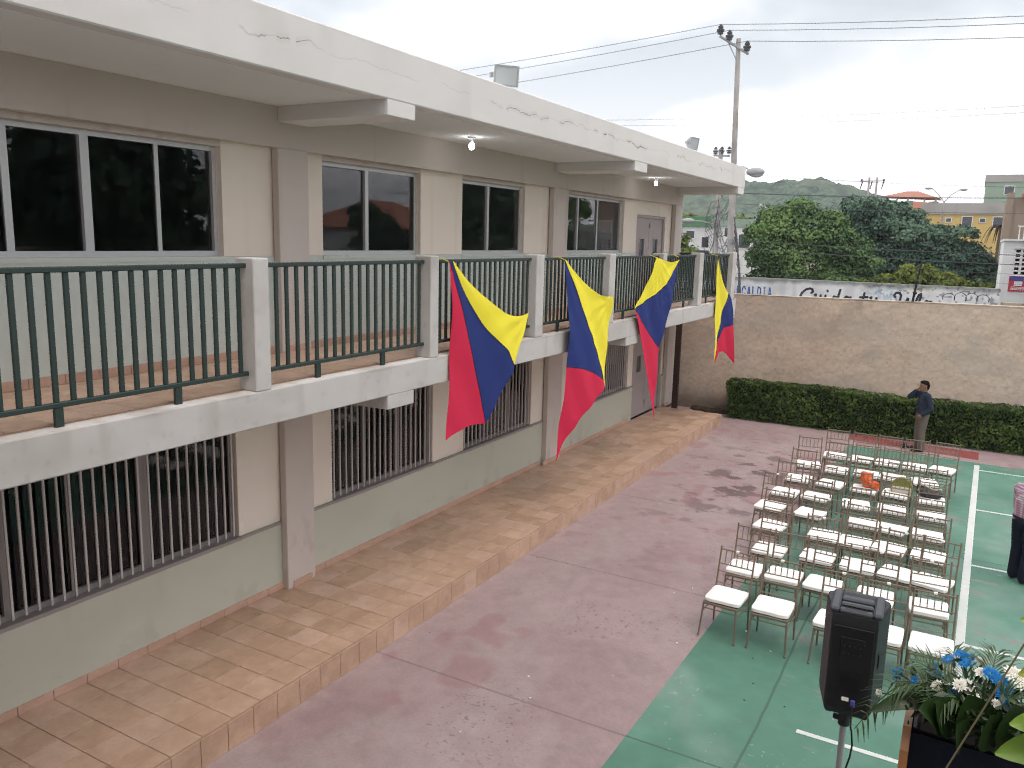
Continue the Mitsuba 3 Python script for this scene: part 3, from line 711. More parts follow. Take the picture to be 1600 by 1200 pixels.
# floodlights on the parapet
def floodlight(x, y, yaw, tilt, lab, k=0.72):
    t = thing('floodlight', lab, 'floodlight', 'floodlights on the roof parapet')
    tw = T().translate([x, y, ZR1 + 0.145]).rotate([0, 0, 1], yaw).rotate([0, 1, 0], tilt).scale(k)
    front = [(0.10, sy * 0.21, sz * 0.16) for sy in (-1, 1) for sz in (-1, 1)]
    back = [(-0.08, sy * 0.12, sz * 0.08) for sy in (-1, 1) for sz in (-1, 1)]
    mid = [(0.06, sy * 0.21, sz * 0.16) for sy in (-1, 1) for sz in (-1, 1)]
    put('housing', mesh(hull(front + back + mid), M['lampbody']), t, tw=tw)
    put('rim', mesh(cat([bx(0.10, 0.118, -0.225, 0.225, 0.145, 0.175), bx(0.10, 0.118, -0.225, 0.225, -0.175, -0.145), bx(0.10, 0.118, -0.225, -0.195, -0.145, 0.145), bx(0.10, 0.118, 0.195, 0.225, -0.145, 0.145)]), M['lampbody']), t, tw=tw)
    put('glass', mesh(bx(0.1005, 0.108, -0.194, 0.194, -0.144, 0.144), M['lampglass']), t, tw=tw)
    put('side_box', mesh(rbx(-0.05, 0.04, -0.27, -0.212, -0.04, 0.05, 0.01), M['lampbody']), t, tw=tw)
    put('bracket', mesh(cat([tube([(x, y - 0.0, ZR1 - 0.002), (x, y, ZR1 + 0.06)], 0.018, 8), bx(x - 0.05, x + 0.05, y - 0.06, y + 0.06, ZR1 - 0.001, ZR1 + 0.012)]), M['lampbody']), t)


floodlight(XE - 0.10, 9.36, -42, 8, 'white square floodlight on the roof parapet, the nearer one facing the yard')
floodlight(XE - 0.10, 17.0, -12, 10, 'grey floodlight on the roof parapet, the farther one seen from the side')

# ------------------------------------------------------------------ flags
FLAGS = {1:{'red_band':[(7.94,4.31),(8.01,3.87),(8.01,3.3),(7.99,2.85),(7.94,2.42),(7.89,2.19),(8.25,2.25),(8.46,2.27),(8.83,2.22),(8.68,2.58),(8.48,3.06),(8.26,3.66),(8.06,4.09),(7.95,4.3)],'blue_band':[(7.95,4.31),(8.06,4.09),(8.26,3.66),(8.48,3.06),(8.68,2.58),(8.83,2.22),(9.0,2.46),(9.35,2.83),(9.37,2.92),(9.26,3.09),(9.11,3.21),(8.78,3.41),(8.51,3.66),(8.29,3.9),(8.08,4.19),(8.0,4.31)],'yellow_band':[(8.0,4.31),(8.08,4.19),(8.29,3.9),(8.51,3.66),(8.78,3.41),(9.11,3.21),(9.26,3.09),(9.36,2.93),(9.51,3.14),(9.7,3.38),(9.89,3.59),(9.64,3.56),(9.34,3.58),(9.0,3.71),(8.68,3.87),(8.37,4.05),(8.16,4.21),(8.03,4.31)]},
2:{'blue_band':[(10.96,4.29),(11.04,3.74),(11.07,3.19),(11.08,2.69),(11.61,2.6),(12.11,2.46),(12.57,2.27),(12.47,2.49),(12.13,2.89),(11.74,3.3),(11.37,3.8),(11.05,4.19)],'yellow_band':[(10.96,4.3),(11.05,4.19),(11.37,3.8),(11.74,3.3),(12.13,2.89),(12.47,2.49),(12.58,2.27),(12.64,2.15),(12.66,2.31),(12.71,2.74),(12.81,3.22),(12.87,3.46),(12.86,3.66),(12.41,3.69),(12.04,3.79),(11.61,3.96),(11.21,4.16),(11.02,4.29)],'red_band':[(11.08,2.69),(11.61,2.6),(12.11,2.46),(12.57,2.27),(12.66,2.15),(12.22,2.03),(11.81,1.89),(11.49,1.71),(11.24,1.55),(11.09,1.41),(10.93,1.24),(11.0,1.8),(11.06,2.36)]},
3:{'yellow_band':[(14.9,4.3),(15.32,4.23),(15.75,4.19),(16.24,4.24),(15.94,4.05),(15.49,3.8),(15.01,3.62),(14.44,3.5),(13.82,3.4),(14.15,3.58),(14.49,3.83),(14.73,4.09)],'blue_band':[(16.24,4.24),(15.94,4.05),(15.49,3.8),(15.01,3.62),(14.44,3.5),(13.85,3.4),(14.11,3.25),(14.63,2.91),(15.34,2.54),(15.5,2.87),(15.69,3.32),(15.9,3.67),(16.06,3.99)],'red_band':[(13.85,3.38),(14.11,3.25),(14.63,2.91),(15.34,2.54),(15.33,2.27),(15.3,1.8),(15.23,1.1),(14.92,1.64),(14.52,2.33),(14.15,2.98)]},
4:{'yellow_band':[(19.02,4.24),(19.39,3.87),(19.7,3.56),(20.07,3.39),(19.92,3.2),(19.72,2.86),(19.51,2.44),(19.23,2.03),(19.09,1.79),(19.12,2.48),(19.11,3.12),(19.08,3.75)],'blue_band':[(20.07,3.39),(20.25,3.32),(20.51,2.99),(20.66,2.58),(19.96,2.56),(19.55,2.31),(19.24,1.99),(19.23,2.03),(19.51,2.44),(19.72,2.86),(19.92,3.2)],'red_band':[(20.66,2.58),(19.96,2.56),(19.55,2.31),(19.24,1.99),(19.12,1.78),(19.63,1.97),(20.11,1.96),(20.48,1.82),(20.99,1.54),(20.82,2.09)]}}


def chaikin(pts, rounds=2, keep=38):
    p = [np.array(q, float) for q in pts]
    n = len(p)
    hard = []
    for i in range(n):
        a, b = p[i] - p[i - 1], p[(i + 1) % n] - p[i]
        ang = math.degrees(math.acos(np.clip(np.dot(a, b) / (np.linalg.norm(a) * np.linalg.norm(b) + 1e-9), -1, 1)))
        hard.append(ang > keep)
    for _ in range(rounds):
        q, h = [], []
        n = len(p)
        for i in range(n):
            j = (i + 1) % n
            q.append(p[i] if hard[i] else p[i] * 0.75 + p[j] * 0.25); h.append(hard[i])
            if not hard[j]:
                q.append(p[i] * 0.25 + p[j] * 0.75); h.append(False)
        p, hard = q, h
    return Polygon([tuple(a) for a in p]).buffer(0)


def cloth(poly, fx, thick=0.004, step=0.04):
    gs = max(getattr(poly, 'geoms', [poly]), key=lambda g: g.area)
    ring = gs.exterior
    bp = np.array([ring.interpolate(s).coords[0] for s in np.arange(0, ring.length, 0.035)])
    bp = np.vstack([bp, np.array(gs.exterior.coords)[:-1]])
    y0, z0, y1, z1 = gs.bounds
    g = np.stack(np.meshgrid(np.arange(y0, y1, step), np.arange(z0, z1, step)), -1).reshape(-1, 2)
    inner = gs.buffer(-0.02)
    from shapely import contains_xy
    g = g[contains_xy(inner, g[:, 0], g[:, 1])]
    pts = np.unique(np.round(np.vstack([bp, g]), 4), axis=0)
    tri = Delaunay(pts).simplices
    c = pts[tri].mean(1)
    tri = tri[contains_xy(gs.buffer(1e-4), c[:, 0], c[:, 1])]
    a = pts[tri]
    area = (a[:, 1, 0] - a[:, 0, 0]) * (a[:, 2, 1] - a[:, 0, 1]) - (a[:, 1, 1] - a[:, 0, 1]) * (a[:, 2, 0] - a[:, 0, 0])
    tri = tri[np.abs(area) > 1e-7]
    area = area[np.abs(area) > 1e-7]
    tri[area < 0] = tri[area < 0][:, ::-1]
    n = len(pts)
    x = fx(pts[:, 0], pts[:, 1])
    v = np.vstack([np.c_[x, pts], np.c_[x - thick, pts]])
    e = np.vstack([tri[:, [0, 1]], tri[:, [1, 2]], tri[:, [2, 0]]])
    key = {}
    for i, j in e: key[(i, j)] = 1
    side = []
    for i, j in e:
        if (j, i) not in key:
            side += [[j, i, n + i], [j, n + i, n + j]]
    return trimesh.Trimesh(v, np.vstack([tri, tri[:, ::-1] + n, np.array(side)]), process=False)


flab = {1: 'yellow, blue and red stretched flag nearest the camera, leftmost of the four', 2: 'second yellow, blue and red stretched flag, hanging down to a long red point',
        3: 'third yellow, blue and red flag from the left, tied at two upper corners', 4: 'farthest yellow, blue and red flag, a narrow one beside the end of the balcony'}
def crease(y, z, k):
    out = 0
    for ty, tz in {1: [(8.0, 4.31), (9.88, 3.59)], 2: [(10.98, 4.3), (12.86, 3.6)], 3: [(14.95, 4.3), (16.22, 4.24)], 4: [(19.03, 4.24)]}[k]:
        r, th = np.hypot(y - ty, z - tz), np.arctan2(z - tz, y - ty)
        out = out + 0.016 * np.sin(th * 17 + k + 0.8 * np.sin(r * 3)) * np.minimum(r * 2.5, 1) * np.exp(-r / 0.75)
    return out


for k, bands in FLAGS.items():
    t = thing('hanging_flag', flab[k], 'flag', 'flags hung over the balcony railing')
    polys = {c: chaikin(p) for c, p in bands.items()}
    full = unary_union([p.buffer(0.004) for p in polys.values()]).buffer(-0.003)

    def fx(y, z, k=k):
        h = np.clip((4.32 - z) / 1.2, 0, 1)
        return XE + 0.055 + 0.05 * h * np.sin(2.3 * y + 1.1 * z + k * 1.7) + 0.012 * np.sin(9 * y + 6 * z + k) * h + 0.03 * h + crease(y, z, k)
    for c, p in polys.items():
        if c == 'blue_band':
            p = p.buffer(0.012).intersection(full)
        off = {'blue_band': -0.003, 'red_band': 0.0, 'yellow_band': 0.0}[c]
        put(c, mesh(cloth(p, lambda y, z: fx(y, z) + off), M['flag_' + c.split('_')[0]], 50), t)
    others = unary_union([polys['yellow_band'].buffer(0.012), polys['red_band'].buffer(0.012)])
    seam = polys['blue_band'].exterior.intersection(others).buffer(0.005, cap_style=2).intersection(full)
    for g_ in getattr(seam, 'geoms', [seam]):
        if g_.area > 0.002:
            put('seam', mesh(cloth(Polygon(g_.exterior), lambda y, z: fx(y, z) + 0.0025, 0.002), M['seam'], 50), t)
    if k in (1, 2, 3, 4):
        ty = {1: [7.98], 2: [10.98], 3: [14.9, 16.2], 4: [19.03]}[k]
        put('tie', mesh(cat([tube([(XE + 0.05, yy, 4.29), (XE - 0.05, yy, 4.33), (XRL, yy, 4.335), (XRL - 0.03, yy, 4.30)], 0.006, 5) for yy in ty]), M['flag_yellow']), t)

# ------------------------------------------------------------------ chairs
def chair_parts():
    W, zt = 0.208, 0.93
    ptop = lambda s: np.array([s * W, 0.0, zt])
    pseat = lambda s: np.array([s * W, -0.115, 0.44])
    pfoot = lambda s: np.array([s * (W + 0.005), -0.10, 0.0])
    back = lambda s, z: pseat(s) + (ptop(s) - pseat(s)) * (z - 0.44) / (zt - 0.44)
    P = []
    for s in (-1, 1):
        P.append(('back_leg', cat([tube([pfoot(s), pseat(s) + [0, 0.004, -0.05], pseat(s), ptop(s) + [0, 0, -0.02]], [0.011, 0.012, 0.012, 0.010], 6), ball(ptop(s) + [0, 0, -0.01], 0.013, 1)]), M['chair']))
    for s in (-1, 1):
        P.append(('front_leg', cat([tube([(s * 0.215, -0.61, 0), (s * 0.195, -0.545, 0.40)], [0.010, 0.012], 6), ball((s * 0.215, -0.61, 0.012), 0.014, 1)]), M['chair']))
    rail = lambda z, r: tube([back(-1, z), back(1, z)], r, 6)
    P.append(('top_rail', rail(0.895, 0.010), M['chair']))
    P.append(('middle_rail', rail(0.725, 0.008), M['chair']))
    P.append(('lower_rail', rail(0.635, 0.007), M['chair']))
    P.append(('base_rail', rail(0.50, 0.007), M['chair']))
    for i in range(5):
        x = -W + 2 * W * (i + 1) / 6
        d = np.array([x + W, 0, 0])
        P.append(('spindle', tube([back(-1, 0.725) + d, back(-1, 0.895) + d], 0.006, 5), M['chair']))
    P.append(('seat_frame', cat([rbx(-0.205, 0.205, -0.56, -0.525, 0.385, 0.415, 0.006), rbx(-0.205, 0.205, -0.135, -0.10, 0.385, 0.415, 0.006),
                                 rbx(-0.21, -0.18, -0.525, -0.135, 0.385, 0.415, 0.006), rbx(0.18, 0.21, -0.525, -0.135, 0.385, 0.415, 0.006), bx(-0.18, 0.18, -0.525, -0.135, 0.400, 0.412)]), M['chair']))
    P.append(('stretcher', cat([tube([(-0.198, -0.555, 0.34), (0.198, -0.555, 0.34)], 0.007, 5), tube([(-0.2, -0.565, 0.30), (-0.21, -0.112, 0.30)], 0.007, 5), tube([(0.2, -0.565, 0.30), (0.21, -0.112, 0.30)], 0.007, 5),
                                tube([(-0.21, -0.108, 0.22), (0.21, -0.108, 0.22)], 0.007, 5)]), M['chair']))
    # cushion: rounded slab, a little crowned and soft at the corners
    m = trimesh.creation.box((0.42, 0.44, 0.055))
    for _ in range(4): m = m.subdivide()
    v = m.vertices.copy()
    q = v / np.array([0.21, 0.22, 0.0275])
    corner = np.clip(np.abs(q[:, 0]), 0, 1) ** 6 * np.clip(np.abs(q[:, 1]), 0, 1) ** 6
    edge = np.maximum(np.abs(q[:, 0]), np.abs(q[:, 1])) ** 10
    v[:, 2] *= 1 - 0.42 * edge * 0.8
    v[:, 0] *= 1 - 0.05 * corner; v[:, 1] *= 1 - 0.05 * corner
    v[:, 2] += 0.010 * (1 - q[:, 0] ** 2) * (1 - q[:, 1] ** 2) * (v[:, 2] > 0) + 0.003 * (meshkit.fbm(v * 14, 3, 2) - 0.5)
    v[:, 0] *= 1 - 0.04 * (q[:, 1] > 0) * np.abs(q[:, 1])
    m = trimesh.Trimesh(v + [0, -0.335, 0.444], m.faces, process=False)
    P.append(('cushion', m, M['cushion'], True))
    return [(p[0], mesh(p[1], p[2], p[3] if len(p) > 3 else 40)) for p in P]


CH = chair_parts()
CUSH = []
for s_ in range(3):      # cushions that sit slightly differently
    m = trimesh.creation.box((0.42, 0.44, 0.055))
    for _ in range(4): m = m.subdivide()
    v = m.vertices.copy()
    q = v / np.array([0.21, 0.22, 0.0275])
    corner = np.clip(np.abs(q[:, 0]), 0, 1) ** 6 * np.clip(np.abs(q[:, 1]), 0, 1) ** 6
    edge = np.maximum(np.abs(q[:, 0]), np.abs(q[:, 1])) ** 10
    v[:, 2] *= 1 - 0.34 * edge
    v[:, 0] *= 1 - 0.06 * corner; v[:, 1] *= 1 - 0.06 * corner
    v[:, 2] += 0.012 * (1 - q[:, 0] ** 2) * (1 - q[:, 1] ** 2) * (v[:, 2] > 0) + (0.006 + 0.004 * s_) * (meshkit.fbm(v * 9 + s_ * 7, 3, s_) - 0.5)
    v[:, 0] += 0.006 * (meshkit.noise(v * 8 + s_, s_) - 0.5)
    CUSH.append(mesh(trimesh.Trimesh(v + [0, -0.335, 0.446], m.faces, process=False), M['cushion'], True))
TAG = mesh(rbx(-0.02, 0.02, -0.022, 0.006, 0.885, 0.91, 0.003), M['tag'])
ROWS = [[(-2.212, 9.597, -4.2), (-1.688, 9.611, 0.1), (-1.004, 9.626, 0.0), (-0.532, 9.595, 0.0), (-0.066, 9.598, 2.7)],
        [(-2.252, 10.578, 0.2), (-1.773, 10.615, -0.7), (-1.263, 10.622, -5.4), (-0.702, 10.571, -1.8), (-0.151, 10.605, 4.0)],
        [(-2.123, 11.445, -3.5), (-1.528, 11.521, 2.1), (-1.017, 11.505, 0.5), (-0.497, 11.502, -5.8), (-0.067, 11.441, -9)],
        [(-2.309, 12.441, -6.4), (-1.602, 12.454, 1.4), (-1.13, 12.404, -4.8), (-0.676, 12.417, -7), (-0.211, 12.415, -2.2)],
        [(-2.547, 13.4, -1.9), (-1.906, 13.384, -6.4), (-1.2, 13.347, 5.0), (-0.733, 13.317, -8), (-0.287, 13.311, -0.7)],
        [(-2.51, 14.292, -2.3), (-1.982, 14.342, -5.4), (-1.418, 14.263, 5.0), (-0.86, 14.324, -0.2), (-0.303, 14.315, 4)],
        [(-2.469, 15.312, -1.8), (-1.883, 15.274, -8.0), (-1.359, 15.268, -1.8), (-0.857, 15.282, -5.3), (-0.357, 15.213, 1.3)],
        [(-2.561, 16.405, 8), (-1.981, 16.283, -1.9), (-1.509, 16.349, 5), (-1.023, 16.341, -2.1), (-0.55, 16.361, 8)],
        [(-2.189, 17.409, 1.4), (-1.682, 17.395, -1.9), (-1.221, 17.419, -0.5), (-0.74, 17.424, 0.0), (-0.213, 17.461, -8)]]
ordn = ['first', 'second', 'third', 'fourth', 'fifth', 'sixth', 'seventh', 'eighth', 'ninth']
coln = ['leftmost', 'second from the left', 'third from the left', 'second from the right', 'rightmost']
rc = random.Random(11)
for r, row in enumerate(ROWS):
    for c, (x, y, a) in enumerate(row):
        t = thing('banquet_chair', f'brown chair with white cushion, {coln[c]} in the {ordn[r]} row from the loudspeaker', 'chair', 'chairs set out in rows on the court')
        tw = T().translate([x, y, 0.008]).rotate([0, 0, 1], a)
        for nm, sh in CH:
            if nm == 'cushion':
                put(nm, rc.choice(CUSH), t, tw=tw @ T().translate([rc.uniform(-0.008, 0.008), rc.uniform(-0.015, 0.012), 0]).translate([0, -0.335, 0]).rotate([0, 0, 1], rc.uniform(-4, 4)).translate([0, 0.335, 0]))
            else:
                put(nm, sh, t, tw=tw)
        if r < 5 and rc.random() < 0.6 or r == 0:
            put('tag', TAG, t, tw=tw)

# bags lying on chairs of the seventh row
def lump(c, s, seed, amp=0.25, sub=3):
    m = trimesh.creation.icosphere(subdivisions=sub, radius=1.0)
    v = m.vertices
    k = 1 + amp * (meshkit.fbm(v * 1.6 + seed, 3, seed) - 0.5) * 2
    v = v * k[:, None] * np.asarray(s)
    v[:, 2] = np.maximum(v[:, 2], -s[2] * 0.82)
    v[:, 2] += s[2] * 0.82
    return trimesh.Trimesh(v + np.asarray(c), m.faces, process=False)


ZC = 0.494
t = thing('plastic_bag', 'crumpled orange red carrier bag on a chair in the seventh row', 'bag')
x, y = -1.33, 14.98
put('body', mesh(lump((x - 0.03, y, ZC), (0.10, 0.09, 0.15), 4, 0.5), M['bag_orange'], 40), t)
put('flap', mesh(lump((x + 0.10, y - 0.05, ZC), (0.09, 0.07, 0.07), 8, 0.7), M['bag_orange'], 40), t)
t = thing('olive_handbag', 'round olive green and cream handbag on a chair beside the black bag', 'bag')
x, y = -0.80, 14.97
g = extr_y(Polygon([(0.17 * math.cos(a) * (1.0 if True else 1), 0.06 + 0.20 * max(math.sin(a), -0.3)) for a in np.linspace(-0.3, math.pi + 0.3, 26)]), -0.06, 0.06)
g.apply_translation((x, y, ZC)); put('body', mesh(g, M['bag_olive'], 40), t)
put('lower_panel', mesh(rbx(x - 0.15, x + 0.15, y - 0.078, y + 0.078, ZC + 0.001, ZC + 0.11, 0.015), M['bag_cream']), t)
put('handle', mesh(tube([(x + 0.08 * math.cos(a), y - 0.064, ZC + 0.19 + 0.08 * math.sin(a)) for a in np.linspace(0, math.pi, 12)], 0.008, 6), M['bag_olive']), t)
t = thing('black_handbag', 'dark handbag with a pale strap lying on the rightmost chair of its row', 'bag')
x, y = -0.36, 14.93
put('body', mesh(lump((x, y, ZC), (0.19, 0.10, 0.075), 13, 0.25), M['bag_black'], 40), t)
put('strap', mesh(tube([(x - 0.19, y - 0.05, ZC + 0.10), (x - 0.15, y - 0.02, ZC + 0.22), (x - 0.06, y, ZC + 0.17), (x + 0.05, y + 0.0, ZC + 0.13), (x + 0.16, y - 0.02, ZC + 0.16)], 0.013, 6), M['bag_cream'], 50), t)
put('handle', mesh(tube([(x - 0.20, y - 0.03, ZC + 0.06), (x - 0.20, y - 0.01, ZC + 0.19), (x - 0.10, y + 0.01, ZC + 0.16)], 0.016, 6), M['bag_black'], 50), t)

# ------------------------------------------------------------------ far wall, hedge
fw = thing('courtyard_wall', 'rough beige plastered wall closing the far side of the yard', 'wall')
put('body', mesh(extr_y(Polygon([(-9.5, -0.05), (9, -0.05), (9, 3.40), (1.0, 3.30), (-5.7, 3.235), (-9.5, 3.22)]), 22.2, 22.42), M['stucco']), fw)
cp = []
xs_ = np.linspace(-9.5, 9, 90)
zt_ = np.interp(xs_, [-9.5, -5.7, 1.0, 9.0], [3.22, 3.235, 3.30, 3.40])
zt2 = zt_ + 0.012 + 0.02 * meshkit.fbm(np.c_[xs_ * 1.6, xs_ * 0, xs_ * 0], 3, 5)
put('coping', mesh(extr_y(Polygon(list(zip(xs_, zt2)) + list(zip(xs_[::-1], zt_[::-1] - 0.004))), 22.192, 22.428), M['coping']), fw)
t = thing('iron_gatepost', 'tall dark brown iron post in the gap between the building and the yard wall', 'post')
put('post', mesh(rbx(-7.17, -7.02, 21.75, 21.85, 0.001, 2.48, 0.006), M['rust']), t)
put('top_bar', mesh(rbx(-7.9, -7.172, 21.77, 21.83, 2.38, 2.46, 0.006), M['rust']), t)
sm = []
for i in range(26):
    x = rng.uniform(-6.6, -5.2)
    sm.append(ball((x, 22.12 - rng.uniform(0, 0.25), 0.02), rng.uniform(0.06, 0.15), 1, (1.4, 0.8, 0.8)))
put('soil_heap', mesh(cat(sm), M['soil'], True), label='low heap of dark soil along the foot of the far wall', cat='soil', kind='stuff')

# fence post with wire on the far wall
t = thing('wire_fence_post', 'leaning black fence post with wires on top of the yard wall', 'post')
px, pz = -1.42, 3.29
put('post', mesh(tube([(px, 22.31, pz), (px + 0.06, 22.31, pz + 0.62), (px + 0.11, 22.31, pz + 0.98)], [0.028, 0.026, 0.02], 6), M['black']), t)
for q in (((px + 0.05, 22.28, pz + 0.50), 0.05), ((px + 0.03, 22.28, pz + 0.22), 0.05), ((px + 0.10, 22.28, pz + 0.80), 0.035)):
    put('insulator', mesh(ball(*q, 1), M['black']), t)
for h in (0.55, 0.78):
    put('wire', mesh(cat([tube([(-9.2, 22.3, pz + h - 0.02), (-5.2, 22.3, pz + h - 0.05), (px + 0.06, 22.3, pz + h), (3, 22.3, pz + h - 0.04), (8.5, 22.3, pz + h)], 0.0045, 4)]), M['wire']), t)


def leaf_cards(pos, nrm, size, seed, elong=1.7, spread=0.7, fold=0.0):
    """small two-triangle leaves at pos, roughly facing nrm"""
    r = np.random.default_rng(seed)
    n = len(pos)
    nn = nrm + spread * r.normal(size=(n, 3))
    nn /= np.linalg.norm(nn, axis=1, keepdims=True) + 1e-9
    a = np.cross(nn, r.normal(size=(n, 3)))
    a /= np.linalg.norm(a, axis=1, keepdims=True) + 1e-9
    b = np.cross(nn, a)
    s = (size * r.uniform(0.65, 1.35, n))[:, None]
    v = np.stack([pos - a * s * elong * 0.5, pos + b * s * 0.5 + nn * s * 0.12, pos + a * s * elong * 0.5, pos - b * s * 0.5 + nn * s * 0.12], 1).reshape(-1, 3)
    i = np.arange(n)[:, None] * 4
    f = np.vstack([i + [0, 1, 2], i + [0, 2, 3]])
    return trimesh.Trimesh(v, f, process=False)


t = thing('hedge', 'clipped dark green box hedge in front of the far wall', 'hedge')
HX0, HX1, HY0, HY1 = -5.55, 8.5, 21.42, 22.12
hr = np.random.default_rng(8)


def hedge_top(x):
    return 0.99 + 0.05 * np.sin(x * 1.3 + 0.5) * 0.5 + 0.06 * (meshkit.fbm(np.c_[x * 0.9, x * 0, x * 0], 3, 4) - 0.5)


n = 33000
side = hr.random(n)
x = hr.uniform(HX0, HX1, n)
front = side < 0.60
top = (side >= 0.60) & (side < 0.93)
zt_ = hedge_top(x)
pos = np.zeros((n, 3)); nr = np.zeros((n, 3))
dep = hr.random(n) ** 2 * 0.10
bulge = 0.10 * (meshkit.fbm(np.c_[x * 1.1, hr.random(n) * 0, side * 0], 3, 6) - 0.5)
z = hr.uniform(0.02, 1.0, n) * zt_
fb = 0.12 * (meshkit.fbm(np.c_[x * 2.2, z * 2.2, x * 0], 3, 12) - 0.5)
pos[front] = np.c_[x, HY0 + dep + fb + 0.06 * (z / zt_) ** 6, z][front]; nr[front] = [0, -1, 0.25]
yt = hr.uniform(HY0, HY1, n)
tb = 0.10 * (meshkit.fbm(np.c_[x * 2.4, yt * 2.4, x * 0], 3, 21) - 0.5)
pos[top] = np.c_[x, yt, zt_ - dep * 0.6 + tb + 0.03][top]; nr[top] = [0, -0.2, 1]
end = side >= 0.93
pos[end] = np.c_[HX0 + dep + 0.05 * np.sin(z * 5), yt, z][end]; nr[end] = [-1, -0.3, 0.2]
put('foliage', mesh(leaf_cards(pos, nr, 0.034, 1, 1.6, 0.75), M['hedge']), t)
put('dark_core', mesh(rbx(HX0 + 0.11, HX1, HY0 + 0.12, HY1 - 0.05, 0.0, 0.93, 0.06), M['hedge_in']), t)  # solid dark block filling the hedge behind the leaf cards

# ------------------------------------------------------------------ people
def body_mesh(bones, refine=0.03, smooth_it=8):
    parts = []
    for chain in bones:
        for (a, ra), (b, rb) in zip(chain[:-1], chain[1:]):
            h = m3.Manifold.sphere(ra, 14).translate(tuple(map(float, a)))
            k = m3.Manifold.sphere(rb, 14).translate(tuple(map(float, b)))
            parts.append(m3.Manifold.batch_hull([h, k]))
    m = m3.Manifold.batch_boolean(parts, m3.OpType.Add).refine_to_length(refine)
    g = m.to_mesh()
    tm = trimesh.Trimesh(g.vert_properties[:, :3], g.tri_verts, process=True)
    if smooth_it:
        trimesh.smoothing.filter_taubin(tm, iterations=smooth_it)
    return tm


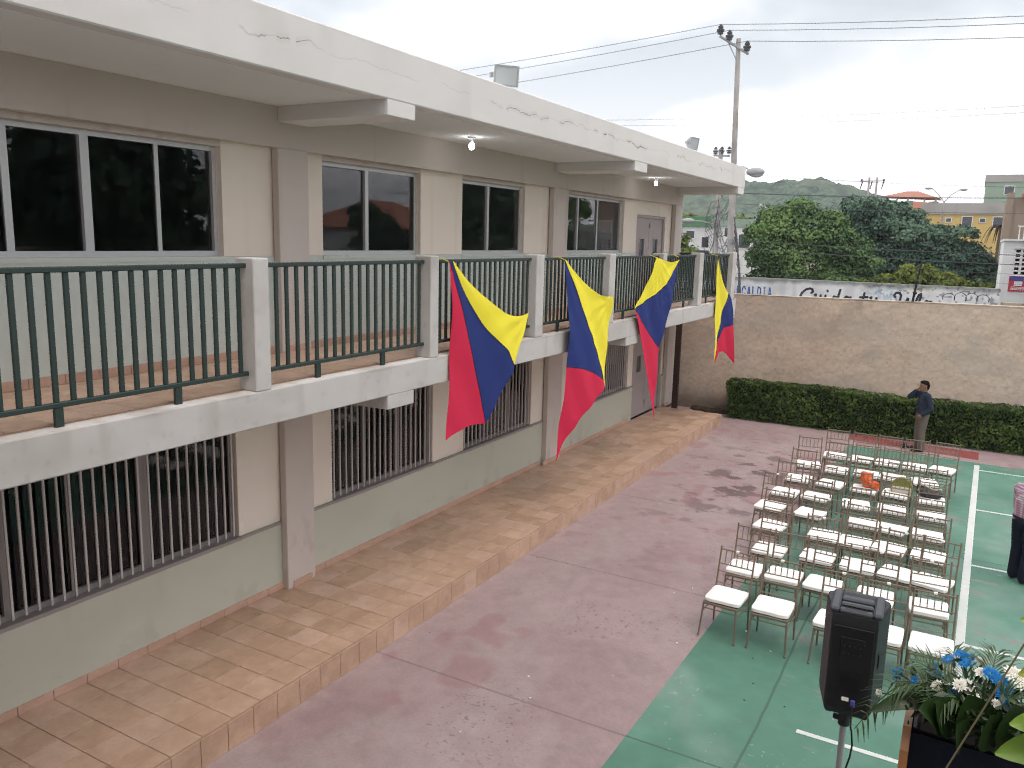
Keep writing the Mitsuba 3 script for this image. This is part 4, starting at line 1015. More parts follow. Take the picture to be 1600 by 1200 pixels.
def person(pos, yaw, J, shirt, trousers, label, hairlen=0.0):
    """J: joint table in the body's own frame (forward, left, up), metres"""
    t = thing('person', label, 'person')
    tw = T().translate(list(pos)).rotate([0, 0, 1], yaw)
    V = {k: np.array(v, float) for k, v in J.items()}
    head, hd = V['head'], V['look'] / np.linalg.norm(V['look'])
    hl = np.cross([0, 0, 1.0], hd); hl /= np.linalg.norm(hl)
    H = lambda f, l, u: head + hd * f + hl * l + np.array([0, 0, u])
    skull = [[(H(-0.012, 0, 0.045), 0.084), (H(0.018, 0, 0.03), 0.080), (H(0.035, 0, -0.055), 0.052), (H(0.046, 0, -0.085), 0.034)],
             [(H(-0.01, 0, -0.02), 0.07), (V['neck'], 0.056)],
             [(H(0.088, 0, 0.018), 0.010), (H(0.108, 0, -0.018), 0.014), (H(0.09, 0, -0.026), 0.014)],
             [(H(0.083, -0.015, -0.052), 0.010), (H(0.083, 0.015, -0.052), 0.010)],
             [(H(0.0, 0.078, 0.012), 0.014), (H(-0.004, 0.080, -0.026), 0.011)], [(H(0.0, -0.078, 0.012), 0.014), (H(-0.004, -0.080, -0.026), 0.011)]]
    arm = lambda s: [(V[s + 'sho'], 0.062), (V[s + 'elb'], 0.044), (V[s + 'wri'], 0.030)]
    bones = list(skull)
    bones += [[(V['neck'], 0.052), (V['chest'] + [0, 0, 0.12], 0.075)],
              [(V['chest'] + [0, 0.09, 0.08], 0.10), (V['chest'] + [0, -0.09, 0.08], 0.10)],
              [(V['chest'] + [0, 0.07, 0], 0.115), (V['pelvis'] + [0, 0.06, 0.10], 0.105), (V['pelvis'] + [0, 0.07, 0], 0.11)],
              [(V['chest'] + [0, -0.07, 0], 0.115), (V['pelvis'] + [0, -0.06, 0.10], 0.105), (V['pelvis'] + [0, -0.07, 0], 0.11)],
              [(V['pelvis'] + [0.03, 0, 0.12], 0.10), (V['pelvis'] + [0.0, 0, 0.0], 0.11)]]
    for s in 'LR':
        bones += [arm(s), [(V['chest'] + [0, 0.10 if s == 'L' else -0.10, 0.12], 0.07), (V[s + 'sho'], 0.062)],
                  [(V[s + 'hip'], 0.088), (V[s + 'kne'], 0.058), (V[s + 'ank'], 0.040)], [(V[s + 'ank'] - [0, 0, 0.02], 0.036), (V[s + 'toe'], 0.030)]]
        w, d = V[s + 'wri'], V[s + 'hand'] - V[s + 'wri']
        d = d / np.linalg.norm(d)
        sd = np.cross(d, V[s + 'palm']); sd /= np.linalg.norm(sd)
        pn = np.cross(sd, d)
        palm = w + d * 0.055
        bones += [[(w, 0.026), (palm + sd * 0.022, 0.018)], [(w, 0.026), (palm - sd * 0.022, 0.018)], [(palm + sd * 0.024, 0.017), (palm - sd * 0.024, 0.017)]]
        for q, (o, ln) in enumerate([(0.030, 0.062), (0.011, 0.075), (-0.009, 0.070), (-0.028, 0.055)]):
            b0 = palm + sd * o + d * 0.012
            b1 = b0 + (d * 0.85 + pn * 0.4) * ln * 0.55
            b2 = b1 + (d * 0.45 + pn * 0.85) * ln * 0.5
            bones.append([(b0, 0.0095), (b1, 0.0088), (b2, 0.0078)])
        th = w + d * 0.02 + sd * 0.022
        bones.append([(th, 0.013), (th + sd * 0.03 + d * 0.03, 0.011), (th + sd * 0.035 + d * 0.055 + pn * 0.02, 0.009)])
    put('body', mesh(body_mesh(bones, 0.018, 4), M['skin'], True), t, tw=tw)
    grow = 0.016
    sb = [[(V['chest'] + [0, 0.10, 0.085], 0.108), (V['chest'] + [0, -0.10, 0.085], 0.108)],
          [(V['neck'] - [0, 0, 0.03], 0.064), (V['chest'] + [0, 0, 0.12], 0.09)]]
    for sg in (1, -1):
        sb += [[(V['chest'] + [0, 0.075 * sg, 0], 0.128), (V['pelvis'] + [0.01, 0.068 * sg, 0.10], 0.126), (V['pelvis'] + [0, 0.07 * sg, 0.02], 0.124)]]
    sb += [[(V['pelvis'] + [0.05, 0, 0.14], 0.105), (V['pelvis'] + [0.03, 0, 0.03], 0.105)]]
    for s in 'LR':
        e = V[s + 'elb'] + (V[s + 'wri'] - V[s + 'elb']) * 0.86
        sb += [[(V['chest'] + [0, 0.10 if s == 'L' else -0.10, 0.12], 0.086), (V[s + 'sho'], 0.078), (V[s + 'elb'], 0.060), (e, 0.047)]]
    sm_ = body_mesh(sb, 0.03, 6)
    sm_.vertices += sm_.vertex_normals * (0.010 * (meshkit.fbm(sm_.vertices * 9, 3, 3) - 0.5))[:, None]
    put('shirt', mesh(sm_, shirt, True), t, tw=tw)
    tb_ = [[(V['pelvis'] + [0, 0.07, -0.005], 0.128), (V['pelvis'] + [0, -0.07, -0.005], 0.128)]]
    for s in 'LR':
        tb_ += [[(V[s + 'hip'] + [0, 0, 0.0], 0.112), (V[s + 'kne'], 0.088), (V[s + 'ank'] + [0, 0, 0.01], 0.078)]]
    tm_ = body_mesh(tb_, 0.03, 6)
    tm_.vertices += tm_.vertex_normals * (0.012 * (meshkit.fbm(tm_.vertices * 8 + 3, 3, 5) - 0.5))[:, None]
    put('trousers', mesh(tm_, trousers, True), t, tw=tw)
    put('belt', mesh(body_mesh([[(V['pelvis'] + [0, 0.07, 0.065], 0.1295), (V['pelvis'] + [0, -0.07, 0.065], 0.1295)]], 0.05, 0).slice_plane(V['pelvis'] + [0, 0, 0.045], [0, 0, 1]).slice_plane(V['pelvis'] + [0, 0, 0.085], [0, 0, -1]), M['black']), t, tw=tw)
    for s in 'LR':
        a, o = V[s + 'ank'], V[s + 'toe']
        put('shoe', mesh(body_mesh([[(a * [1, 1, 0] + [-0.03, 0, 0.047], 0.045), (o * [1, 1, 0] + [0, 0, 0.036], 0.036), (o * [1, 1, 0] + [0.04, 0, 0.030], 0.028)]], 0.03, 3), M['black'], True), t, tw=tw)
    hm = body_mesh([[(H(-0.016, 0, 0.052), 0.094), (H(0.012, 0, 0.058), 0.088)], [(H(-0.05, 0, 0.02), 0.074), (H(-0.05, 0, -0.04 - hairlen), 0.062)], [(H(0.05, 0.03, 0.10), 0.036), (H(0.05, -0.03, 0.10), 0.036)]], 0.02, 3)
    c = hm.vertices - head
    fr, ud = c @ hd, c[:, 2]
    keep = (ud > 0.045 + np.clip(fr, 0, 1) * 0.35) | (fr < -0.02)
    hm.update_faces(keep[hm.faces].all(1))
    put('hair', mesh(hm, M['hair'], True), t, tw=tw)
    put('eyes', mesh(cat([ball(H(0.083, s * 0.032, 0.012), 0.010, 1) for s in (1, -1)]), M['hair']), t, tw=tw)
    put('eyebrows', mesh(cat([tube([H(0.088, s * 0.018, 0.032), H(0.083, s * 0.048, 0.034)], 0.005, 5) for s in (1, -1)]), M['hair']), t, tw=tw)
    return t


man = dict(pelvis=(0, 0, 0.86), chest=(0.0, 0, 1.14), neck=(0.015, 0, 1.385), head=(0.035, 0, 1.495), look=(0.96, 0.20, -0.03),
           Lsho=(-0.01, 0.185, 1.30), Lelb=(-0.09, 0.25, 1.03), Lwri=(0.09, 0.215, 0.86), Lhand=(0.17, 0.19, 0.80), Lpalm=(0, -1, 0.2),
           Rsho=(0.03, -0.185, 1.31), Relb=(0.27, -0.19, 1.22), Rwri=(0.15, -0.09, 1.395), Rhand=(0.10, -0.06, 1.47), Rpalm=(-1, 0.4, 0),
           Lhip=(0, 0.09, 0.82), Lkne=(0.02, 0.10, 0.45), Lank=(-0.01, 0.105, 0.075), Ltoe=(0.14, 0.12, 0.032),
           Rhip=(0, -0.09, 0.82), Rkne=(0.03, -0.10, 0.45), Rank=(0.02, -0.115, 0.075), Rtoe=(0.17, -0.15, 0.032))
person((-0.84, 20.56, 0.006), 198, man, M['shirt'], M['trousers'], 'man in dark blue shirt and brown trousers by the hedge, hand at his face')
p2 = dict(pelvis=(0, 0, 0.86), chest=(0.01, 0, 1.14), neck=(0.02, 0, 1.385), head=(0.04, 0, 1.495), look=(1, 0, -0.05),
          Lsho=(0, 0.185, 1.30), Lelb=(0.05, 0.235, 1.03), Lwri=(0.20, 0.16, 0.90), Lhand=(0.29, 0.12, 0.88), Lpalm=(0, -1, 0.1),
          Rsho=(0, -0.185, 1.30), Relb=(-0.04, -0.24, 1.02), Rwri=(0.06, -0.22, 0.80), Rhand=(0.09, -0.21, 0.72), Rpalm=(0, 1, 0.1),
          Lhip=(0, 0.09, 0.82), Lkne=(0.02, 0.10, 0.45), Lank=(0.0, 0.105, 0.075), Ltoe=(0.15, 0.13, 0.032),
          Rhip=(0, -0.09, 0.82), Rkne=(0.02, -0.10, 0.45), Rank=(-0.02, -0.105, 0.075), Rtoe=(0.13, -0.13, 0.032))
person((0.905, 13.06, 0.008), 40, p2, M['plaid'], M['navy'], 'person in a red and white checked shirt and dark trousers at the right edge')
t = thing('small_bag', 'small black bag on the red strip beside the man', 'bag')
put('body', mesh(rbx(-1.22, -1.10, 20.60, 20.72, 0.006, 0.13, 0.02), M['bag_black']), t)
put('handle', mesh(tube([(-1.16 + 0.04 * math.cos(a), 20.66, 0.125 + 0.05 * math.sin(a)) for a in np.linspace(0, math.pi, 10)], 0.006, 5), M['bag_black']), t)

# ------------------------------------------------------------------ loudspeaker on its stand
SX, SY, SZ, SYAW = -0.405, 4.71, 2.02, 3.0
t = thing('loudspeaker', 'large black loudspeaker on a tall stand, seen from behind', 'loudspeaker')
tw = T().translate([SX, SY, SZ]).rotate([0, 0, 1], SYAW).scale([0.82, 0.84, 0.905])
plan = [(-0.145, -0.17), (0.145, -0.17), (0.205, 0.10), (0.205, 0.17), (0.17, 0.20), (-0.17, 0.20), (-0.205, 0.17), (-0.205, 0.10)]
hts = [(0.0, 0.90), (0.025, 0.97), (0.06, 1.0), (0.60, 1.0), (0.645, 0.985), (0.66, 0.95)]
vv, ff = [], []
for (z, s) in hts:
    vv += [(px * s, py * s, z) for px, py in plan]
n = len(plan)
for i in range(len(hts) - 1):
    for j in range(n):
        k = (j + 1) % n
        ff += [[i * n + j, i * n + k, (i + 1) * n + k], [i * n + j, (i + 1) * n + k, (i + 1) * n + j]]
for j in range(1, n - 1):
    ff += [[0, j + 1, j], [(len(hts) - 1) * n, (len(hts) - 1) * n + j, (len(hts) - 1) * n + j + 1]]
cab = trimesh.Trimesh(vv, ff, process=False)
put('cabinet', mesh(cab, M['speaker'], 25), t, tw=tw)
put('rear_panel', mesh(rbx(-0.128, 0.128, -0.180, -0.1705, 0.045, 0.585, 0.004), M['speaker_panel']), t, tw=tw)
put('top_handle', mesh(cat([rbx(-0.165, -0.105, -0.165, 0.165, 0.655, 0.690, 0.012), rbx(0.105, 0.165, -0.165, 0.165, 0.655, 0.690, 0.012), rbx(-0.105, 0.105, -0.165, -0.115, 0.655, 0.685, 0.010), rbx(-0.105, 0.105, 0.02, 0.165, 0.655, 0.687, 0.010)]), M['speaker_top']), t, tw=tw)
put('handle_recess', mesh(cat([bx(-0.104, 0.104, -0.114, 0.019, 0.6565, 0.660), bx(-0.10, 0.10, 0.085, 0.135, 0.6868, 0.6885), bx(-0.07, 0.07, -0.150, -0.128, 0.6845, 0.6860)]), M['black']), t, tw=tw)
put('handle_grip', mesh(rbx(-0.104, 0.104, -0.075, -0.03, 0.668, 0.690, 0.010), M['speaker_top']), t, tw=tw)
put('side_handle', mesh(hull([(0.160, -0.10, 0.31), (0.160, -0.10, 0.43), (0.1775, -0.03, 0.33), (0.1775, -0.03, 0.41), (0.168, -0.103, 0.335), (0.168, -0.103, 0.405), (0.186, -0.030, 0.335), (0.186, -0.030, 0.405)]), M['black']), t, tw=tw)
cpn = put('control_panel', mesh(rbx(-0.075, 0.075, -0.186, -0.1802, 0.30, 0.52, 0.002), M['speaker_panel']), t, tw=tw)
for i in range(4):
    for j in range(2):
        g = trimesh.creation.cylinder(0.008, 0.012, sections=12, transform=trimesh.transformations.rotation_matrix(math.pi / 2, [1, 0, 0]))
        g.apply_translation((-0.05 + 0.033 * i, -0.192, 0.47 - 0.05 * j))
        put('knob', mesh(g, M['black'], 40), cpn, tw=tw)
put('white_sticker', mesh(bx(-0.035, 0.01, -0.1815, -0.1802, 0.105, 0.130), M['tag']), t, tw=tw)
put('power_plug', mesh(rbx(0.022, 0.052, -0.205, -0.1802, 0.085, 0.125, 0.004), M['banner_blue']), t, tw=tw)
put('heat_sink', mesh(cat([bx(-0.06 + 0.02 * i, -0.053 + 0.02 * i, -0.19, -0.1802, 0.16, 0.275) for i in range(7)]), M['speaker_panel']), t, tw=tw)
put('corner_foot', mesh(cat([rbx(a, a + 0.04, b, b + 0.04, -0.012, 0.002, 0.004) for a in (-0.13, 0.09) for b in (-0.14, 0.12)]), M['black']), t, tw=tw)
# the long front edge of the cabinet sticks out a little on the left
t = thing('speaker_stand', 'black tripod stand carrying the loudspeaker', 'stand')
sx = SX - 0.01
put('pole', mesh(cat([tube([(sx, SY, 0.10), (sx, SY, 1.30)], 0.024, 10), tube([(sx, SY, 1.25), (sx, SY, SZ - 0.013)], 0.018, 10)]), M['steel'], 40), t)
put('collar', mesh(cat([tube([(sx, SY, SZ - 0.13), (sx, SY, SZ - 0.0125)], 0.032, 12), rbx(sx - 0.06, sx - 0.02, SY - 0.012, SY + 0.012, SZ - 0.11, SZ - 0.08, 0.004)]), M['black'], 40), t)
put('collar', mesh(tube([(sx, SY, 1.22), (sx, SY, 1.33)], 0.034, 12), M['black'], 40), t)
for k in range(3):
    a = math.radians(100 + 120 * k)
    put('leg', mesh(tube([(sx + 0.03 * math.cos(a), SY + 0.03 * math.sin(a), 0.95), (sx + 0.62 * math.cos(a), SY + 0.62 * math.sin(a), 0.022)], 0.013, 8), M['black'], 40), t)
cab_pts = [(SX + 0.038, SY - 0.172, SZ + 0.09), (SX + 0.040, SY - 0.185, SZ + 0.05), (SX + 0.040, SY - 0.15, SZ - 0.05)]
for i in range(26):
    zz = SZ - 0.10 - i * 0.073
    cab_pts.append((SX + 0.045 + 0.012 * math.sin(i * 1.3), SY - 0.12 + 0.010 * math.cos(i * 1.9), max(zz, 0.02)))
put('power_cable', mesh(tube(cab_pts, 0.0055, 6), M['black'], 60), label='thin black power cable hanging from the loudspeaker', cat='cable')

# ------------------------------------------------------------------ stage, lectern and flowers
put('stage', mesh(bx(-1.6, 3.6, 1.2, 3.75, -0.05, 1.62), M['grey_wall']), kind='structure', label='raised stage below the camera')
t = thing('lectern', 'wooden lectern with a dark open back under the flowers', 'lectern')
LX0, LX1, LY0, LY1, LZ0, LZ1 = -0.075, 0.56, 3.05, 3.42, 1.621, 2.84
side_prof = Polygon([(LY0 + 0.06, LZ0), (LY1, LZ0), (LY1, LZ1), (LY0 + 0.12, LZ1), (LY0 + 0.05, LZ1 - 0.06), (LY0 + 0.02, LZ1 - 0.14), (LY0 + 0.09, LZ1 - 0.19), (LY0, LZ1 - 0.30), (LY0 + 0.02, LZ1 - 0.5)])
put('side_panel', mesh(extr_x(side_prof, LX0, LX0 + 0.028), M['wood']), t)
put('side_panel', mesh(extr_x(side_prof, LX1 - 0.028, LX1), M['wood']), t)
put('front_panel', mesh(bx(LX0 + 0.0285, LX1 - 0.0285, LY1 - 0.03, LY1 - 0.005, LZ0, LZ1 - 0.03), M['wood']), t)
put('top', mesh(rbx(LX0 + 0.0285, LX1 - 0.0285, LY0 + 0.16, LY1 - 0.0305, LZ1 - 0.05, LZ1 - 0.02, 0.004), M['black']), t)
yy = np.linspace(LX0 + 0.029, LX1 - 0.029, 60)
zz = np.linspace(LZ1 - 0.03, LZ0 + 0.02, 24)
gx, gz = np.meshgrid(yy, zz)
gy = LY0 + 0.14 + 0.012 * np.sin(gx * 38 + 2 * np.sin(gz * 3)) * np.clip((LZ1 - gz) * 2, 0.1, 1)
v = np.c_[gx.ravel(), gy.ravel(), gz.ravel()]
f = [[i * 60 + j, i * 60 + j + 1, (i + 1) * 60 + j + 1, (i + 1) * 60 + j] for i in range(23) for j in range(59)]
put('cloth_back', mesh((v, f), M['navy'], True), t, label='dark cloth hung over the open back')

fl = thing('flower_arrangement', 'arrangement of blue and white flowers with palm fronds and big leaves on the lectern', 'flowers')
fr = np.random.default_rng(21)
BX, BY, BZ = 0.17, 3.26, LZ1 - 0.019
put('tray', mesh(rbx(BX - 0.20, BX + 0.22, BY - 0.075, BY + 0.09, BZ, BZ + 0.085, 0.012), M['bag_black']), fl)


def daisy(c, up, r, npet, layers, seed):
    g = np.random.default_rng(seed)
    up = np.asarray(up, float); up /= np.linalg.norm(up)
    a = np.cross(up, [0.3, 1, 0.2]); a /= np.linalg.norm(a)
    b = np.cross(up, a)
    V, F = [], []
    for L in range(layers):
        lift = 0.25 + 0.5 * L
        rr = r * (1 - 0.22 * L)
        for k in range(npet):
            an = 2 * math.pi * (k + 0.5 * L + g.uniform(-0.2, 0.2)) / npet
            d = a * math.cos(an) + b * math.sin(an)
            s = np.cross(up, d)
            ln = rr * g.uniform(0.85, 1.1)
            w = 0.30 * rr * 6 / npet * (1.0 if npet == 12 else 1.5)
            h = lift * rr * 0.45
            base = len(V)
            V += [c + d * 0.08 * r + up * h * 0.3, c + d * ln * 0.55 + s * w + up * h * 0.9, c + d * ln + up * h * 0.7, c + d * ln * 0.55 - s * w + up * h * 0.9]
            F += [[base, base + 1, base + 2], [base, base + 2, base + 3]]
    return trimesh.Trimesh(V, F, process=False)


def strip(pts, widths, up=(0, 0, 1)):
    """a leaf blade along pts"""
    p = np.asarray(pts, float)
    t_ = np.gradient(p, axis=0)
    s = np.cross(t_, up); s /= np.linalg.norm(s, axis=1, keepdims=True) + 1e-9
    nrm = np.cross(s, t_); nrm /= np.linalg.norm(nrm, axis=1, keepdims=True) + 1e-9
    w = np.asarray(widths, float)[:, None]
    v = np.stack([p - s * w + nrm * w * 0.25, p, p + s * w + nrm * w * 0.25], 1).reshape(-1, 3)
    f = []
    for i in range(len(p) - 1):
        for j in (0, 1):
            k = i * 3 + j
            f += [[k, k + 1, k + 4], [k, k + 4, k + 3]]
    return trimesh.Trimesh(v, f, process=False)


FLW = [(-0.115, 3.25, 3.075, 'petal_blue', 0.040), (0.06, 3.32, 3.075, 'petal_blue', 0.036), (0.10, 3.36, 3.165, 'petal_blue', 0.040), (0.085, 3.40, 3.185, 'petal_blue', 0.036), (0.045, 3.36, 3.16, 'petal_blue', 0.036),
       (0.015, 3.30, 3.09, 'petal_blue', 0.034), (0.115, 3.40, 3.175, 'petal_blue', 0.034), (0.00, 3.33, 3.115, 'petal_blue', 0.03), (0.075, 3.25, 3.07, 'petal_blue', 0.032),
       (0.235, 3.30, 3.185, 'petal_blue', 0.040), (0.262, 3.28, 3.165, 'petal_blue', 0.042), (0.285, 3.27, 3.14, 'petal_blue', 0.040), (0.275, 3.24, 3.115, 'petal_blue', 0.038),
       (0.045, 3.34, 3.12, 'petal_white', 0.040), (-0.03, 3.24, 3.06, 'petal_white', 0.036), (0.115, 3.28, 3.08, 'petal_white', 0.040), (0.055, 3.26, 3.05, 'petal_white', 0.034), (0.155, 3.38, 3.185, 'petal_white', 0.032),
       (0.31, 3.31, 3.175, 'petal_white', 0.052), (0.335, 3.29, 3.15, 'petal_white', 0.048), (0.205, 3.30, 3.145, 'petal_white', 0.032), (0.13, 3.25, 3.05, 'petal_white', 0.036), (0.20, 3.22, 3.02, 'petal_white', 0.028), (0.36, 3.22, 3.06, 'petal_white', 0.025),
       (0.04, 3.22, 3.03, 'petal_white', 0.03), (-0.17, 3.2, 2.96, 'petal_white', 0.022), (0.02, 3.2, 3.10, 'petal_white', 0.03), (0.09, 3.2, 3.14, 'petal_white', 0.034), (0.14, 3.18, 3.10, 'petal_white', 0.028), (0.26, 3.2, 3.05, 'petal_white', 0.026),
       (0.07, 3.19, 3.06, 'petal_blue', 0.028), (0.30, 3.2, 3.10, 'petal_blue', 0.03), (-0.06, 3.2, 3.10, 'petal_blue', 0.026)]
for i, (x, y, z, c, r) in enumerate(FLW):
    if x > 0.2:
        x, z = x - 0.05, z + (0.03 if c == 'petal_white' else 0.0)
    base = np.array([BX + (x - BX) * 0.35, BY + (y - BY) * 0.3, BZ + 0.08])
    tip = np.array([x, y, BZ + 0.07 + (z - BZ - 0.08) * 0.62])
    put('flower', mesh(daisy(tip, tip - base + [0, -0.15, 0.12], r * 0.86, 12 if c == 'petal_blue' else 14, 2 if c == 'petal_blue' else 4, i), M[c]), fl)
    mid = (base + tip) / 2 + [0, 0, 0.02]
    put('stem', mesh(tube([base, mid, tip - (tip - base) * 0.02], 0.003, 5), M['frond']), fl)


def frond(base, tip, lift, nleaf, ll, seed):
    g = np.random.default_rng(seed)
    base, tip = np.array(base, float), np.array(tip, float)
    s = np.linspace(0, 1, 14)[:, None]
    sp = base + (tip - base) * s + np.array([0, 0, lift]) * np.sin(s * math.pi) 
    ms = [tube(sp, np.linspace(0.004, 0.0015, 14), 5)]
    for k in range(nleaf):
        q = 0.18 + 0.80 * k / (nleaf - 1)
        c = base + (tip - base) * q + np.array([0, 0, lift]) * math.sin(q * math.pi)
        dd = (tip - base) / np.linalg.norm(tip - base) + np.array([0, 0, lift * math.pi * math.cos(q * math.pi)]) / np.linalg.norm(tip - base)
        dd /= np.linalg.norm(dd)
        for sg in (1, -1):
            sd = np.cross(dd, [0, -0.5, 0.85]); sd /= np.linalg.norm(sd)
            dirn = sd * sg * 0.75 + dd * 0.75 + g.normal(size=3) * 0.06
            l = ll * (0.55 + 0.45 * math.sin(q * math.pi)) * g.uniform(0.85, 1.1)
            e = c + dirn * l + [0, 0, -0.12 * l]
            ms.append(strip([c, c + dirn * l * 0.4 + [0, 0, 0.01], e], [0.0015, 0.0042, 0.0008]))
    return cat(ms)


for i, (tip, lift, nl, ll) in enumerate([((-0.235, 3.12, 2.76), 0.20, 18, 0.10), ((0.20, 3.40, 3.23), 0.03, 16, 0.11), ((0.06, 3.42, 3.16), 0.05, 15, 0.11), ((-0.06, 3.30, 3.13), 0.05, 16, 0.11), ((0.02, 3.12, 3.04), 0.08, 16, 0.11),
                                         ((-0.12, 3.20, 3.05), 0.06, 15, 0.10), ((0.26, 3.20, 3.12), 0.05, 14, 0.10), ((0.42, 3.32, 3.10), 0.06, 16, 0.10), ((0.44, 3.20, 3.0), 0.06, 16, 0.10)]):
    tip = (tip[0], tip[1], BZ + 0.05 + (tip[2] - BZ - 0.05) * 0.66)
    lift *= 0.8
    put('palm_frond', mesh(frond((BX + 0.4 * (tip[0] - BX) * 0.5, BY, BZ + 0.07), tip, lift, nl, ll, i), M['frond']), fl)


def big_leaf(base, tip, w, sag, seed):
    s = np.linspace(0, 1, 12)
    base, tip = np.array(base, float), np.array(tip, float)
    p = base + (tip - base) * s[:, None] + np.array([0, 0, 1.0]) * (sag * np.sin(s * math.pi))[:, None]
    wd = w * np.sin(np.clip(s, 0, 1) ** 0.8 * math.pi) ** 0.8 + 0.003
    return strip(p, wd, (0.15, -0.75, 0.65))


for i, (b, tp, w, sg) in enumerate([((0.05, 3.22, 2.93), (-0.185, 3.10, 2.90), 0.032, 0.035), ((0.16, 3.17, 2.88), (0.145, 3.09, 3.09), 0.060, 0.0), ((0.28, 3.17, 2.88), (0.285, 3.09, 3.10), 0.058, 0.0), ((0.10, 3.18, 2.88), (0.02, 3.08, 3.04), 0.055, 0.0),
                                   ((0.22, 3.16, 2.86), (0.22, 3.06, 3.05), 0.055, 0.0), ((0.08, 3.17, 2.87), (-0.03, 3.06, 2.99), 0.045, 0.02), ((0.34, 3.17, 2.87), (0.40, 3.08, 3.03), 0.05, 0.0), ((0.12, 3.14, 2.86), (0.09, 3.03, 2.99), 0.05, 0.0), ((0.30, 3.13, 2.86), (0.33, 3.02, 2.98), 0.05, 0.0)]):
    tp = (tp[0] - (0.03 if tp[0] > 0.1 else 0.0), tp[1], BZ + 0.03 + (tp[2] - BZ - 0.03) * 0.9)
    put('broad_leaf', mesh(big_leaf(b, tp, w * (1.0 if i == 0 else 1.3), sg, i), M['bigleaf'], True), fl)
filler = fr.normal(size=(1700, 3)) * [0.13, 0.05, 0.04] + [0.17, 3.22, 2.95]
filler = filler[(filler[:, 2] > BZ + 0.03) & (np.abs(filler[:, 0] - 0.17) < 0.24) & (np.abs(filler[:, 1] - 3.22) < 0.12)]
put('fern_filler', mesh(leaf_cards(filler, np.tile([0, -0.5, 0.8], (len(filler), 1)), 0.018, 4, 2.6, 0.8), M['bigleaf']), fl, kind='stuff')

# leafy shrub at the right edge, near the camera
t = thing('leafy_shrub', 'bright green broad leaves of a shrub at the right edge close to the camera', 'shrub')
PX, PY = 0.47, 2.25
put('trunk', mesh(tube([(PX, PY, 1.622), (PX - 0.02, PY, 2.6), (PX - 0.05, PY + 0.02, 3.3), (PX - 0.10, PY, 3.95)], [0.022, 0.018, 0.013, 0.006], 8), M['bark'], 50), t)
LV = [((0.33, 2.22, 3.72), (0.165, 2.16, 3.745), 0.030), ((0.34, 2.25, 3.62), (0.178, 2.18, 3.60), 0.034), ((0.33, 2.22, 3.47), (0.170, 2.12, 3.50), 0.036), ((0.33, 2.20, 3.43), (0.150, 2.12, 3.415), 0.040), ((0.32, 2.2, 3.36), (0.150, 2.1, 3.345), 0.022),
      ((0.34, 2.2, 3.33), (0.20, 2.1, 3.26), 0.035), ((0.36, 2.25, 3.8), (0.25, 2.2, 3.86), 0.035), ((0.36, 2.2, 3.55), (0.24, 2.08, 3.56), 0.035), ((0.42, 2.3, 3.9), (0.36, 2.2, 4.02), 0.035), ((0.45, 2.2, 3.6), (0.60, 2.1, 3.62), 0.035), ((0.45, 2.2, 3.4), (0.62, 2.15, 3.36), 0.035),
      ((0.34, 2.2, 3.30), (0.185, 2.06, 3.215), 0.030), ((0.36, 2.2, 3.45), (0.25, 2.02, 3.38), 0.033)]
for i, (b, tp, w) in enumerate(LV):
    put('leaf', mesh(big_leaf(b, tp, w, 0.012, i), M['limeleaf'], True), t)
    put('twig', mesh(tube([b, ((b[0] + PX - 0.06) / 2, (b[1] + PY) / 2, b[2] - 0.01), (PX - 0.05, PY + 0.01, b[2] - 0.04)], [0.003, 0.004, 0.006], 5), M['bark']), t)
put('taut_rope', mesh(tube([(0.40, 2.60, 4.05), (0.03, 2.60, 2.95), (-0.30, 2.60, 1.621)], 0.0025, 6), M['rope']), label='thin taut rope slanting across the flowers', cat='rope')

# ------------------------------------------------------------------ beyond the yard: street wall with writing
sw = thing('street_wall', 'white street wall with painted lettering beyond the yard wall', 'wall')
put('body', mesh(bx(-40, 0.62, 34.0, 34.25, -0.05, 3.24), M['street']), sw)
TY = 33.993
ms_ = []
for q, ch in enumerate('ALCALDIA'):
    g = meshkit.text_mesh(ch, 0.40, 0.006, True)
    ex, v = g.bounds, g.vertices
    wd = 0.05 if ch == 'I' else 0.145
    sc = wd / (ex[1][0] - ex[0][0])
    ms_.append(trimesh.Trimesh(np.c_[-8.935 + 0.2085 * q + (0.045 if ch == 'I' else 0) + (v[:, 0] - ex[0][0]) * sc, TY - v[:, 2] + 0.006, 2.475 + v[:, 1]], g.faces, process=False))
g = cat(ms_ + [q.copy().apply_translation((0.014, -0.0015, 0)) for q in ms_])
put('blue_lettering', mesh(g, M['blue_letter']), sw, label='blue block letters on the white street wall')
S = []
U = [[(.58, -.24), (.62, -.22), (.60, -.5), (.66, -.6), (.76, -.5), (.80, -.24)], [(.80, -.24), (.78, -.5), (.84, -.6)]]
A = [[(1.88, -.3), (1.74, -.24), (1.64, -.4), (1.68, -.58), (1.8, -.52), (1.9, -.26)], [(1.9, -.26), (1.88, -.5), (1.95, -.6)]]
S += [[(.44, -.17), (.5, -.12), (.46, -.02), (.36, 0), (.22, -.05), (.08, -.2), (0, -.42), (.06, -.6), (.25, -.62), (.42, -.5)]] + U
S += [[(.98, -.24), (.96, -.55), (1.02, -.6)], [(1.03, -.05), (1.05, -.08)], [(1.42, -.3), (1.3, -.26), (1.2, -.4), (1.24, -.58), (1.36, -.52), (1.45, -.3)], [(1.5, 0), (1.42, -.4), (1.46, -.6)]] + A
S += [[(2.38, -.08), (2.33, -.5), (2.42, -.6)], [(2.24, -.24), (2.5, -.22)]] + [[(a + 2.02, b) for a, b in q] for q in U]
